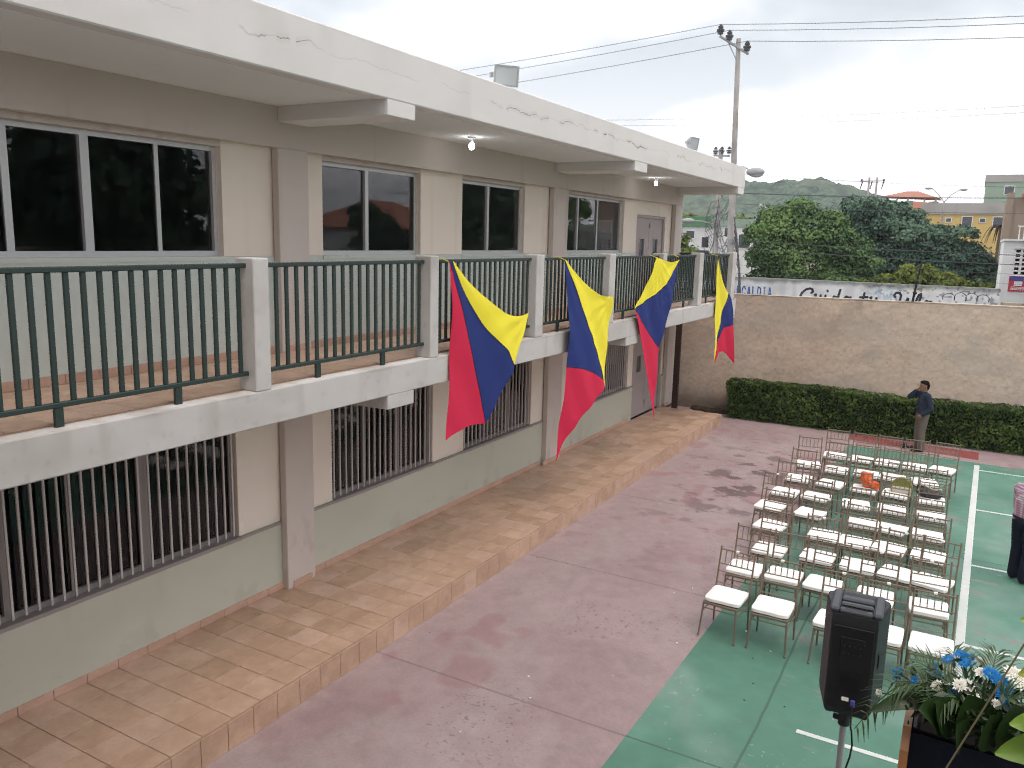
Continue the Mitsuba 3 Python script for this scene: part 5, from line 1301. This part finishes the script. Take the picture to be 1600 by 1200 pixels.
S += [[(3.46, -.16), (3.42, -.1), (3.48, 0), (3.6, 0), (3.66, -.1), (3.62, -.35), (3.52, -.58), (3.4, -.6)], [(3.74, -.5), (3.9, -.20), (3.92, -.45), (3.86, -.6), (3.76, -.58)],
      [(4.12, -.45), (4.25, -.05), (4.32, 0), (4.33, -.1), (4.22, -.5), (4.3, -.6)]] + [[(a + 2.78, b) for a, b in q] for q in A]
ink = unary_union([LineString(q).buffer(0.042) for q in S]).simplify(0.004)
g = extr_y(ink, TY - 0.001, TY + 0.006)
g.apply_translation((-6.23, 0, 2.915))
put('script_lettering', mesh(g, M['black_letter']), sw, label='black brush script lettering on the white street wall')
pet = []
for c, a0 in ((-0.62, 0.35), (-0.22, 0.1), (0.18, -0.1), (0.55, -0.4)):
    q = [(c * 0.8 + 0.2 * math.cos(a) + a0 * -0.2, 0.10 + (0.24 - abs(c) * 0.12) * math.sin(a)) for a in np.linspace(-0.4, math.pi + 0.4, 14)]
    pet.append(LineString(q).buffer(0.012))
g = extr_y(unary_union(pet), TY + 0.002, TY + 0.006)
g.apply_translation((-0.42, 0, 2.72))
put('petal_drawing', mesh(g, M['black_letter']), sw, label='thin outline of petals drawn at the right of the street wall')

# ------------------------------------------------------------------ trees
def tree(name, label, x, y, blobs, leafmat, n, size, seed, trunk=True, category='tree', group=None, elong=1.5):
    """blobs: (dx, dy, z, rx, ry, rz) crown masses"""
    t = thing(name, label, category, group)
    r = np.random.default_rng(seed)
    B = np.array(blobs, float)
    # break every mass into smaller boughs so that the outline is ragged
    C = []
    for b in B:
        k = int(6 + 5 * (b[3] * b[5]))
        d = r.normal(size=(k, 3)); d /= np.linalg.norm(d, axis=1, keepdims=True)
        for q in d:
            s = r.uniform(0.28, 0.5)
            C.append(np.r_[b[:3] + q * b[3:] * r.uniform(0.55, 0.9), b[3:] * s])
        C.append(np.r_[b[:3], b[3:] * 0.75])
    C = np.array(C)
    w = C[:, 3] * C[:, 5] + C[:, 3] * C[:, 4]
    pick = r.choice(len(C), n, p=w / w.sum())
    d = r.normal(size=(n, 3)); d /= np.linalg.norm(d, axis=1, keepdims=True)
    d[:, 2] = np.where(d[:, 2] < -0.3, -d[:, 2] * 0.5, d[:, 2])
    rad = r.uniform(0.72, 1.06, n) + 0.32 * (r.random(n) < 0.13) * r.random(n)
    pos = C[pick, :3] + d * C[pick, 3:] * rad[:, None]
    pos[:, 0] += x; pos[:, 1] += y
    pos += 0.25 * size * r.normal(size=pos.shape)
    ok = pos[:, 2] > 0.05
    put('crown', mesh(leaf_cards(pos[ok], (d + [0, 0, 0.35])[ok], size, seed + 1, elong, 0.6), leafmat), t)
    if trunk:
        top = B[:, 2].max() * 0.8
        ms = [tube([(x, y, -0.06), (x + 0.08, y, top * 0.35), (x - 0.05, y + 0.05, top * 0.7), (x, y, top)], [0.22, 0.17, 0.11, 0.05], 8)]
        for b in B[:6]:
            ms.append(tube([(x + 0.05, y, top * 0.35), (x + b[0] * 0.5, y + b[1] * 0.5, (top * 0.35 + b[2]) * 0.5 + 0.2), (x + b[0], y + b[1], b[2])], [0.11, 0.07, 0.03], 6))
        put('trunk', mesh(cat(ms), M['bark'], 50), t)
    return t


tree('broad_tree', 'broad bright green feathery tree standing behind the street wall', -8.9, 46,
     [(-0.9, 0, 5.2, 1.7, 1.5, 1.5), (0.6, 0, 5.6, 1.8, 1.5, 1.35), (2.0, 0, 4.6, 1.5, 1.3, 1.2), (-1.4, 0, 3.6, 1.3, 1.3, 1.4), (0.4, -0.4, 3.7, 2.2, 1.2, 1.4), (3.0, -0.2, 3.5, 1.6, 1.0, 0.9), (2.4, 0, 2.6, 2.2, 1.1, 0.9), (-0.6, 0, 2.4, 2.0, 1.2, 1.0)], M['leaf_a'], 42000, 0.115, 31)
tree('dark_tree', 'tall dark green round tree right of the feathery tree', -6.0, 55,
     [(-0.6, 0, 6.3, 1.6, 1.5, 1.4), (0.7, 0, 6.0, 1.7, 1.5, 1.3), (-1.2, 0, 5.0, 1.5, 1.4, 1.4), (0.3, 0, 4.4, 2.2, 1.5, 1.5), (-0.3, 0, 2.8, 2.2, 1.4, 1.4)], M['leaf_b'], 26000, 0.15, 41)
tree('bushy_tree', 'spreading grey green thicket tree in front of the yellow building', -2.6, 54,
     [(-1.6, 0, 5.6, 1.7, 1.5, 1.2), (0.0, 0, 4.9, 1.9, 1.5, 1.2), (1.6, 0, 4.2, 1.7, 1.4, 1.1), (-1.2, -0.3, 4.0, 1.9, 1.2, 1.2), (2.7, 0, 3.4, 1.2, 1.2, 1.0), (0.8, -0.4, 3.2, 2.2, 1.2, 1.1), (-0.6, -0.4, 2.4, 2.4, 1.2, 1.0), (2.4, -0.4, 2.3, 1.6, 1.1, 0.9)], M['leaf_b'], 36000, 0.14, 51)
tree('yellow_bush', 'yellow green scrub just above the street wall', -2.1, 41.5,
     [(-1.4, 0, 3.0, 1.0, 0.8, 0.45), (-0.5, 0, 3.25, 0.9, 0.8, 0.55), (0.5, 0, 3.1, 0.9, 0.8, 0.5), (1.4, 0, 2.85, 0.8, 0.7, 0.45), (-2.0, 0, 2.6, 0.9, 0.8, 0.6), (0, 0, 2.4, 2.2, 0.8, 0.6), (2.1, 0, 2.5, 0.8, 0.7, 0.6)], M['leaf_c'], 15000, 0.10, 61, True, 'bush')
tree('roadside_bush', 'pale green broad leaved bush behind the end of the balcony', -13.6, 42,
     [(-0.5, 0, 4.2, 0.9, 0.8, 0.8), (0.3, 0, 3.9, 0.8, 0.8, 0.7), (-1.2, 0, 4.6, 0.8, 0.8, 0.9), (-0.2, 0, 3.0, 1.4, 0.9, 0.9), (1.2, 0, 3.0, 0.9, 0.8, 0.7)], M['leaf_d'], 6000, 0.15, 71, True, 'bush', None, 1.2)
tree('hillside_bush', 'row of light green scrub behind the green roofed house', -22, 78,
     [(-4, 0, 5.6, 2.6, 1.5, 1.7), (-0.5, 0, 5.4, 2.4, 1.5, 1.6), (3, 0, 5.3, 2.4, 1.5, 1.7), (6, 0, 4.8, 2.2, 1.5, 1.7)], M['leaf_c'], 8000, 0.26, 81, True, 'bush')
# trees and a house to the right of the yard: seen only as reflections in the upper windows
tree('mango_tree', 'large dark tree right of the yard, seen reflected in the nearest upper window', 13.5, 19.5,
     [(-1.5, -2.5, 6.4, 2.2, 2.6, 2.2), (0, 0.5, 7.0, 2.2, 2.8, 2.6), (0, 2.6, 5.6, 1.8, 2.0, 2.0), (0, -4.5, 5.5, 2.2, 2.4, 2.4), (0, -1, 3.6, 2.2, 4.6, 2.0)], M['leaf_b'], 14000, 0.28, 91)
tree('yard_tree', 'tree right of the yard, seen reflected in the third upper window', 8.8, 39.0,
     [(0, 0, 6.2, 2.4, 2.2, 1.9), (1.6, 0, 5.4, 1.8, 2.0, 1.9), (-0.3, 0, 4.0, 2.8, 2.4, 1.7)], M['leaf_b'], 9000, 0.24, 95)
hs = thing('red_roof_house', 'red roofed house right of the yard, reflected in the second upper window', 'house')
put('wall', mesh(bx(20.5, 28.5, 44.0, 53.0, -0.05, 5.0), M['white_wall']), hs)
put('roof', mesh(hull([(20, 43.4, 5.001), (29, 43.4, 5.001), (20, 53.6, 5.001), (29, 53.6, 5.001), (24.5, 47, 7.0), (24.5, 50, 7.0)]), M['roof_tile']), hs)
for yy in (45.5, 48.2, 51.0):
    put('window', mesh(bx(20.47, 20.499, yy, yy + 1.1, 3.2, 4.4), M['pane_far']), hs)

tree('slim_tree', 'slim tree right of the frame, seen reflected in the farthest upper window', 3.7, 36.4, [(0, 0, 5.6, 1.3, 1.2, 1.5), (0.3, 0, 4.0, 1.5, 1.2, 1.2)], M['leaf_a'], 5000, 0.16, 99)
tree('round_tree', 'round tree right of the yard, seen reflected in the second upper window', 15.5, 37.5, [(0, 0, 4.4, 1.6, 1.5, 1.3), (1.2, 0, 5.2, 1.3, 1.3, 1.1), (0.5, 0, 3.2, 2.2, 1.6, 1.2)], M['leaf_b'], 6000, 0.2, 97)

# ------------------------------------------------------------------ hill
gx_, gy_ = np.meshgrid(np.linspace(-520, 330, 300), np.linspace(430, 900, 110), indexing='ij')
ridge = np.interp(gx_, [-520, -330, -235, -200, -160, -140, -120, -106, -91, -77, -55, -20, 20, 120, 330], [10, 22, 34, 44, 47.5, 47, 47.5, 49.5, 45, 39.5, 34, 30, 27, 22, 12])
prof = np.clip((gy_ - 430) / 170, 0, 1) ** 0.9 * np.exp(-np.clip((gy_ - 600) / 220, 0, 3) ** 2)
pp = np.stack([gx_, gy_, gx_ * 0], -1)
hz = ridge * prof * (0.9 + 0.2 * meshkit.fbm(pp / 60, 4, 3)) + 7.0 * (meshkit.noise(pp / 7.5, 5) - 0.5) * np.clip(prof * 3, 0, 1) + 3 * (meshkit.noise(pp / 3.2, 6) - 0.5) * np.clip(prof * 3, 0, 1)
nx, ny = gx_.shape
v = np.c_[gx_.ravel(), gy_.ravel(), hz.ravel() - 1]
i, j = np.meshgrid(np.arange(nx - 1), np.arange(ny - 1), indexing='ij')
f = np.stack([i * ny + j, (i + 1) * ny + j, (i + 1) * ny + j + 1, i * ny + j + 1], -1).reshape(-1, 4)
put('hill', mesh((v, f), M['hill'], True), kind='structure', label='forested hill on the horizon')

# ------------------------------------------------------------------ buildings in the distance
def win(parent, x0, x1, y, z0, z1):
    w = put('window', mesh(bx(x0 - 0.08, x1 + 0.08, y - 0.06, y - 0.001, z0 - 0.08, z1 + 0.08), M['white_wall']), parent)
    put('pane', mesh(bx(x0, x1, y - 0.075, y - 0.061, z0, z1), M['pane_far']), w)


b = thing('yellow_building', 'long yellow building with a grey parapet behind the trees on the right', 'building')
put('wall', mesh(bx(-6.0, 5.0, 95, 105, -0.1, 8.0), M['yellow_wall']), b)
put('parapet', mesh(bx(-6.15, 5.1, 94.85, 105, 8.001, 9.1), M['grey_wall']), b)
for x in (-1.95, 0.75):
    win(b, x - 0.42, x + 0.42, 95, 6.7, 7.75)
for x in (-3.6, -0.6, 1.9):
    win(b, x - 0.22, x + 0.22, 95, 7.25, 7.6)
b = thing('green_building', 'tall pale green building block behind the yellow building', 'building')
put('wall', mesh(bx(-0.85, 12, 112, 122, -0.1, 12.3), M['green_wall']), b)
put('parapet', mesh(bx(-0.95, 12.1, 111.9, 122, 12.301, 13.1), M['grey_wall']), b)
win(b, 1.15, 2.05, 112, 10.9, 11.8)
b = thing('brown_building', 'brown plastered building above the white house at the right edge', 'building')
put('wall', mesh(bx(0.70, 9, 52, 60, -0.1, 7.35), M['brown_wall']), b)
put('column', mesh(bx(0.68, 1.02, 51.85, 51.999, -0.1, 7.6), M['brown_wall']), b)
put('roof', mesh(bx(1.35, 9.2, 51.7, 60, 7.351, 7.55), M['roof_tile']), b)
b = thing('white_house', 'white house with a breeze block screen behind a red and blue banner', 'house')
scr = sbox(0.60, -0.05, 6.0, 4.95).difference(sbox(0.98, 3.62, 3.2, 4.66))
put('wall', mesh(extr_y(scr, 38.0, 38.2), M['white_wall']), b)
put('side_wall', mesh(bx(0.60, 0.80, 38.201, 46, -0.05, 4.95), M['white_wall']), b)
put('back_wall', mesh(bx(0.801, 6, 38.9, 39.0, 0, 4.9), M['dark']), b)
put('roof_edge', mesh(bx(0.55, 6.05, 37.9, 46.1, 4.951, 5.03), M['white_wall']), b)
cells = sbox(0.98, 3.62, 3.2, 4.66)
for i in range(9):
    for j in range(6):
        cx, cz = 1.045 + 0.235 * i, 3.665 + 0.17 * j
        cells = cells.difference(sbox(cx, cz, cx + 0.15, cz + 0.105))
put('breeze_block_screen', mesh(extr_y(cells, 38.05, 38.15), M['white_wall']), b)
rails = [bx(1.05 + 0.16 * i, 1.09 + 0.16 * i, 38.3, 38.34, 5.031, 5.5) for i in range(12)] + [bx(1.0, 3.2, 38.29, 38.35, 5.5, 5.56)]
put('roof_railing', mesh(cat(rails), M['white_wall']), b)
t = thing('wall_banner', 'red, white and blue banner hung on the white house', 'banner')
put('cloth', mesh(bx(0.92, 2.2, 37.95, 37.995, 3.00, 3.60), M['banner_red']), t)
put('blue_band', mesh(bx(0.95, 2.2, 37.94, 37.949, 3.42, 3.59), M['banner_blue']), t)
put('white_patch', mesh(bx(1.10, 1.38, 37.94, 37.949, 3.22, 3.40), M['banner_white']), t)
put('white_stripe', mesh(cat([bx(1.0, 2.2, 37.94, 37.949, 3.06 + 0.05 * i, 3.08 + 0.05 * i) for i in range(3)]), M['banner_white']), t)
t = thing('railed_fence', 'pale masonry fence with iron bars in front of the white house', 'fence')
put('base', mesh(bx(0.72, 6, 36.6, 36.8, -0.05, 2.62), M['coping']), t)
for i in range(16):
    put('bar', mesh(bx(0.9 + 0.16 * i, 0.925 + 0.16 * i, 36.69, 36.715, 2.62, 2.86), M['white_wall']), t)
b = thing('red_pavilion', 'open pavilion with a red tiled roof behind the trees', 'pavilion')
put('roof', mesh(hull([(-13.4, 128, 11.6), (-6.2, 128, 11.3), (-13.4, 134, 11.6), (-6.2, 134, 11.3), (-10.6, 131, 12.45), (-9.2, 131, 12.45)]), M['roof_tile']), b)
put('lower_roof', mesh(hull([(-9.4, 127, 10.0), (-4.6, 127, 9.9), (-9.4, 127.8, 10.9), (-4.6, 127.8, 10.5)]), M['roof_tile']), b)
for x in (-12.8, -10.3, -8.2, -6.8):
    put('post', mesh(bx(x, x + 0.22, 128.3, 128.52, -0.05, 11.5), M['grey_wall']), b)
put('wall', mesh(bx(-13, -5, 129, 134, -0.05, 10.4), M['yellow_wall']), b)
b = thing('green_roof_house', 'white house with a green roof strip behind the utility poles', 'house')
put('wall', mesh(bx(-26, -14.2, 60, 68, -0.05, 5.75), M['white_wall']), b)
put('roof', mesh(bx(-26.2, -17.6, 59.8, 68.2, 5.751, 6.45), M['green_roof']), b)
put('parapet', mesh(bx(-17.59, -14.0, 59.9, 68.2, 5.751, 6.30), M['green_wall']), b)
win(b, -19.4, -18.8, 60, 4.9, 5.4); win(b, -15.5, -14.7, 60, 4.3, 5.2)

# palm with drooping dry fronds beside the brown building
t = thing('dry_palm', 'small palm with drooping dry fronds left of the brown building', 'palm')
put('trunk', mesh(tube([(0.65, 70, -0.06), (0.75, 70, 6.2)], [0.16, 0.10], 8), M['bark']), t)
for k in range(12):
    a = 2 * math.pi * k / 12 + 0.2
    pts = [(0.75 + 1.1 * s * math.cos(a), 70 + 1.1 * s * math.sin(a), 6.2 + 0.45 * math.sin(s * 2.2) - 1.2 * s * s) for s in np.linspace(0, 1.1, 8)]
    put('frond', mesh(strip(pts, np.linspace(0.12, 0.02, 8)), M['litter'], True), t)

# ------------------------------------------------------------------ poles and wires
def insulator(x, y, z, s=1.0):
    ms = [tube([(x, y, z), (x, y, z + 0.10 * s)], 0.02 * s, 6)]
    for q, r in ((0.10, 0.11), (0.20, 0.15), (0.32, 0.10)):
        ms.append(trimesh.creation.cylinder(r * s, 0.07 * s, sections=14, transform=trimesh.transformations.translation_matrix([x, y, z + q * s])))
    ms.append(ball((x, y, z + 0.38 * s), 0.06 * s, 1))
    return cat(ms)


def pole(x, y, h, lean, r0, r1, label):
    t = thing('utility_pole', label, 'utility pole')
    put('shaft', mesh(tube([(x, y, -0.06), (x + lean * 0.5, y, h * 0.5), (x + lean, y, h)], [r0, (r0 + r1) / 2, r1], 12), M['pole'], 50), t)
    return t


t = pole(-8.75, 33.2, 12.35, -0.40, 0.17, 0.085, 'tall pale concrete utility pole rising above the end of the roof')
cx, cz = -9.12, 11.95
put('crossarm', mesh(cat([tube([(cx - 0.75, 33.15, cz + 0.55), (cx + 0.42, 33.05, cz - 0.22)], 0.05, 6)]), M['steel']), t)
put('brace', mesh(tube([(cx - 0.42, 33.14, cz + 0.32), (cx - 0.03, 33.12, cz - 0.42)], 0.02, 5), M['steel']), t)
INS = [(cx - 0.74, 33.15, cz + 0.56), (cx - 0.36, 33.10, cz + 0.30), (cx + 0.36, 33.05, cz - 0.17)]
for q in INS:
    put('insulator', mesh(insulator(*q, 1.0), M['insul'], 40), t)
put('band', mesh(cat([tube([(-8.98, 33.2, 7.35), (-8.98, 33.2, 7.6)], 0.155, 12), tube([(-8.87, 33.2, 4.6), (-8.87, 33.2, 4.75)], 0.165, 12)]), M['steel'], 40), t)
lm = put('lamp_arm', mesh(tube([(-8.98, 33.2, 7.5), (-8.6, 33.1, 7.56), (-8.32, 33.05, 7.42)], 0.03, 8), M['steel'], 50), t)
g = trimesh.creation.icosphere(subdivisions=3, radius=1.0); g.apply_scale((0.36, 0.16, 0.17)); g.apply_translation((-8.08, 33.0, 7.33))
put('lamp_head', mesh(g, M['lampbody'], True), t)
g = trimesh.creation.icosphere(subdivisions=2, radius=1.0); g.apply_scale((0.26, 0.12, 0.13)); g.apply_translation((-8.04, 33.0, 7.245))
put('lamp_lens', mesh(g, M['lampglass'], True), t)


def sag(a, b, s, n=18):
    a, b = np.array(a, float), np.array(b, float)
    q = np.linspace(0, 1, n)[:, None]
    return a + (b - a) * q - np.array([0, 0, 1.0]) * s * 4 * q * (1 - q)


for k, q in enumerate(INS):
    top = np.array(q) + [0, 0, 0.42]
    put('power_line', mesh(cat([tube(sag((-48, top[1] + 0.5, top[2] - 1.2 - 0.3 * k), top, 0.45, 22), 0.010, 6), tube(sag(top, (34, top[1], top[2] + 0.2), 1.1, 22), 0.010, 6)]), M['wire']),
        label=f'{["highest", "middle", "lowest"][k]} of the three power lines strung from the tall pole across the sky', cat='power line', group='power lines on the tall pole')
t = pole(-11.42, 40, 9.0, -0.08, 0.15, 0.10, 'shorter utility pole with a transformer behind the tall one')
put('crossarm', mesh(tube([(-11.85, 40, 8.72), (-11.05, 40, 8.67)], 0.045, 6), M['steel']), t)
for x in (-11.75, -11.45, -11.1):
    put('insulator', mesh(insulator(x, 40, 8.73, 0.9), M['insul'], 40), t)
put('transformer', mesh(cat([tube([(-11.95, 39.9, 4.35), (-11.95, 39.9, 4.85)], 0.16, 12), rbx(-12.35, -11.75, 39.7, 40.0, 4.02, 4.22, 0.03)]), M['insul'], 40), t)
put('meter_box', mesh(rbx(-11.0, -10.65, 39.8, 40.0, 4.9, 5.3, 0.02), M['insul']), t)
put('lamp_arm', mesh(tube([(-11.45, 39.9, 5.45), (-12.1, 39.7, 5.6), (-12.6, 39.6, 5.62)], 0.03, 6), M['steel']), t)
g = trimesh.creation.icosphere(subdivisions=2, radius=1.0); g.apply_scale((0.32, 0.15, 0.12)); g.apply_translation((-12.75, 39.55, 5.62))
put('lamp_head', mesh(g, M['lampbody'], True), t)
# tangle of service cables between the two poles
tg = []
tr = np.random.default_rng(4)
for k in range(26):
    a = (-11.42 + tr.uniform(-0.1, 0.1), 39.9, tr.uniform(3.9, 7.4))
    b_ = (-8.9 + tr.uniform(-0.15, 0.1), 33.1, tr.uniform(3.4, 7.2)) if k % 2 else (-11.42 + tr.uniform(-1.0, 0.6), 39.8, a[2] + tr.uniform(-1.2, 0.3))
    tg.append(tube(sag(a, b_, tr.uniform(0.1, 0.6), 10), tr.uniform(0.012, 0.022), 4))
for k in range(7):
    z0 = 5.6 - 0.25 * k
    tg.append(tube([(-8.78 + 0.02 * k, 33.0, z0), (-8.62 + 0.04 * k, 32.98, z0 - 0.7), (-8.45 + 0.03 * k, 32.97, z0 - 1.9), (-8.4, 32.96, z0 - 2.6)], 0.025, 5))
for k in range(6):
    tg.append(tube([(-11.4, 39.85, 6.6 - 0.3 * k), (-11.75 - 0.05 * k, 39.8, 6.5 - 0.35 * k), (-11.95, 39.8, 5.8 - 0.2 * k), (-11.6, 39.85, 5.2 - 0.2 * k)], 0.018, 4))
put('cable_tangle', mesh(cat(tg), M['wire']), label='tangle of dark service cables between the two utility poles', cat='cables', kind='stuff')
for k, (za, zb, s, r) in enumerate([(6.55, 6.65, 0.25, 0.022), (6.15, 6.2, 0.35, 0.012), (4.75, 4.6, 0.25, 0.016), (4.45, 4.25, 0.25, 0.016), (7.3, 6.75, 0.35, 0.010)]):
    put('street_cable', mesh(tube(sag((-8.85, 33.15, za), (12, 33.4, zb), s, 26), r, 4), M['wire']), label=f'{["topmost thick", "second thin", "fourth", "lowest", "third slanting"][k]} dark cable running along the street to the right of the tall pole', cat='cable', group='cables along the street')
for k in range(2):
    put('distant_line', mesh(tube(sag((-60, 120, 23.0 - 0.8 * k), (25, 120, 22.4 - 0.8 * k), 1.0, 16), 0.022, 5), M['wire']), label=f'{["upper", "lower"][k]} faint distant power line above the hill', cat='power line', group='distant power lines')
t = thing('street_lamp', 'double armed street lamp in front of the yellow building', 'street lamp')
put('pole', mesh(tube([(-2.62, 60, -0.06), (-2.64, 60, 7.6)], [0.09, 0.06], 8), M['pole'], 50), t)
for s, hx, hz in ((-1, -3.6, 8.36), (1, -1.62, 8.27)):
    put('arm', mesh(tube([(-2.64, 60, 7.5), (-2.64 + s * 0.35, 60, 7.95), (hx - s * 0.2, 60, hz)], 0.03, 6), M['steel'], 50), t)
    g = trimesh.creation.icosphere(subdivisions=2, radius=1.0); g.apply_scale((0.24, 0.12, 0.08)); g.apply_translation((hx, 60, hz))
    put('lamp_head', mesh(g, M['steel'], True), t)
for x, z, lab in ((-20.1, 8.55, 'left'), (-15.9, 8.5, 'right')):
    t = thing('street_lamp', f'small white street lamp showing over the feathery tree, the {lab} one of two', 'street lamp', 'lamps over the feathery tree')
    put('pole', mesh(tube([(x, 85, -0.06), (x, 85, z - 0.1)], 0.07, 6), M['pole']), t)
    put('lamp_head', mesh(hull([(x - 0.1, 84.9, z - 0.15), (x - 0.1, 85.1, z - 0.15), (x + 0.75 * (1 if lab == 'left' else -1), 84.9, z - 0.45), (x + 0.75 * (1 if lab == 'left' else -1), 85.1, z - 0.45), (x, 85, z), (x + 0.6 * (1 if lab == 'left' else -1), 85, z - 0.25)]), M['lampglass']), t)
t = thing('twin_utility_pole', 'twin poled power line frame with hanging insulators on the skyline', 'utility pole')
for x in (-14.4, -13.45):
    put('pole', mesh(tube([(x, 120, -0.06), (x, 120, 13.6)], 0.13, 6), M['pole']), t)
put('crossarm', mesh(bx(-15.5, -12.4, 119.9, 120.05, 13.05, 13.2), M['pole']), t)
for x in (-15.2, -14.0, -12.6):
    put('insulator', mesh(tube([(x, 119.9, 13.05), (x - 0.1, 119.9, 12.55), (x - 0.2, 119.9, 12.1)], [0.09, 0.07, 0.05], 6), M['insul']), t)
for x in (-15.3, -12.6):
    put('insulator', mesh(ball((x, 119.95, 13.25), 0.14, 1), M['insul']), t)

# ------------------------------------------------------------------ wing of the school behind the camera
wg = thing('rear_wing', 'plain wing of the school behind the viewpoint, out of the picture', 'building')
put('wall', mesh(bx(-5.36, 6, -2.2, -2.0, -0.05, 6.3), M['cream']), wg)
put('gallery_slab', mesh(bx(-2.34, 6, -1.99, 0.45, 2.88, 3.10), M['slab']), wg)
put('roof_slab', mesh(bx(-2.34, 6, -1.99, 0.9, 5.95, 6.29), M['soffit']), wg)

# ------------------------------------------------------------------ air
put('haze', {'type': 'cube', 'bsdf': {'type': 'null'}, 'interior': {'type': 'ref', 'id': 'haze_air'}}, kind='stuff', label='thin moist air that veils the far hill',
    tw=T().translate([0, 0, 30]).scale([1000, 1000, 31.5]))
put('added_shade_block', mesh(bx(-5.36, -2.35, -1.99, 1.0, -0.05, 6.3), M['taupe']), wg)  # added block outside the view, placed to shade the near left corner
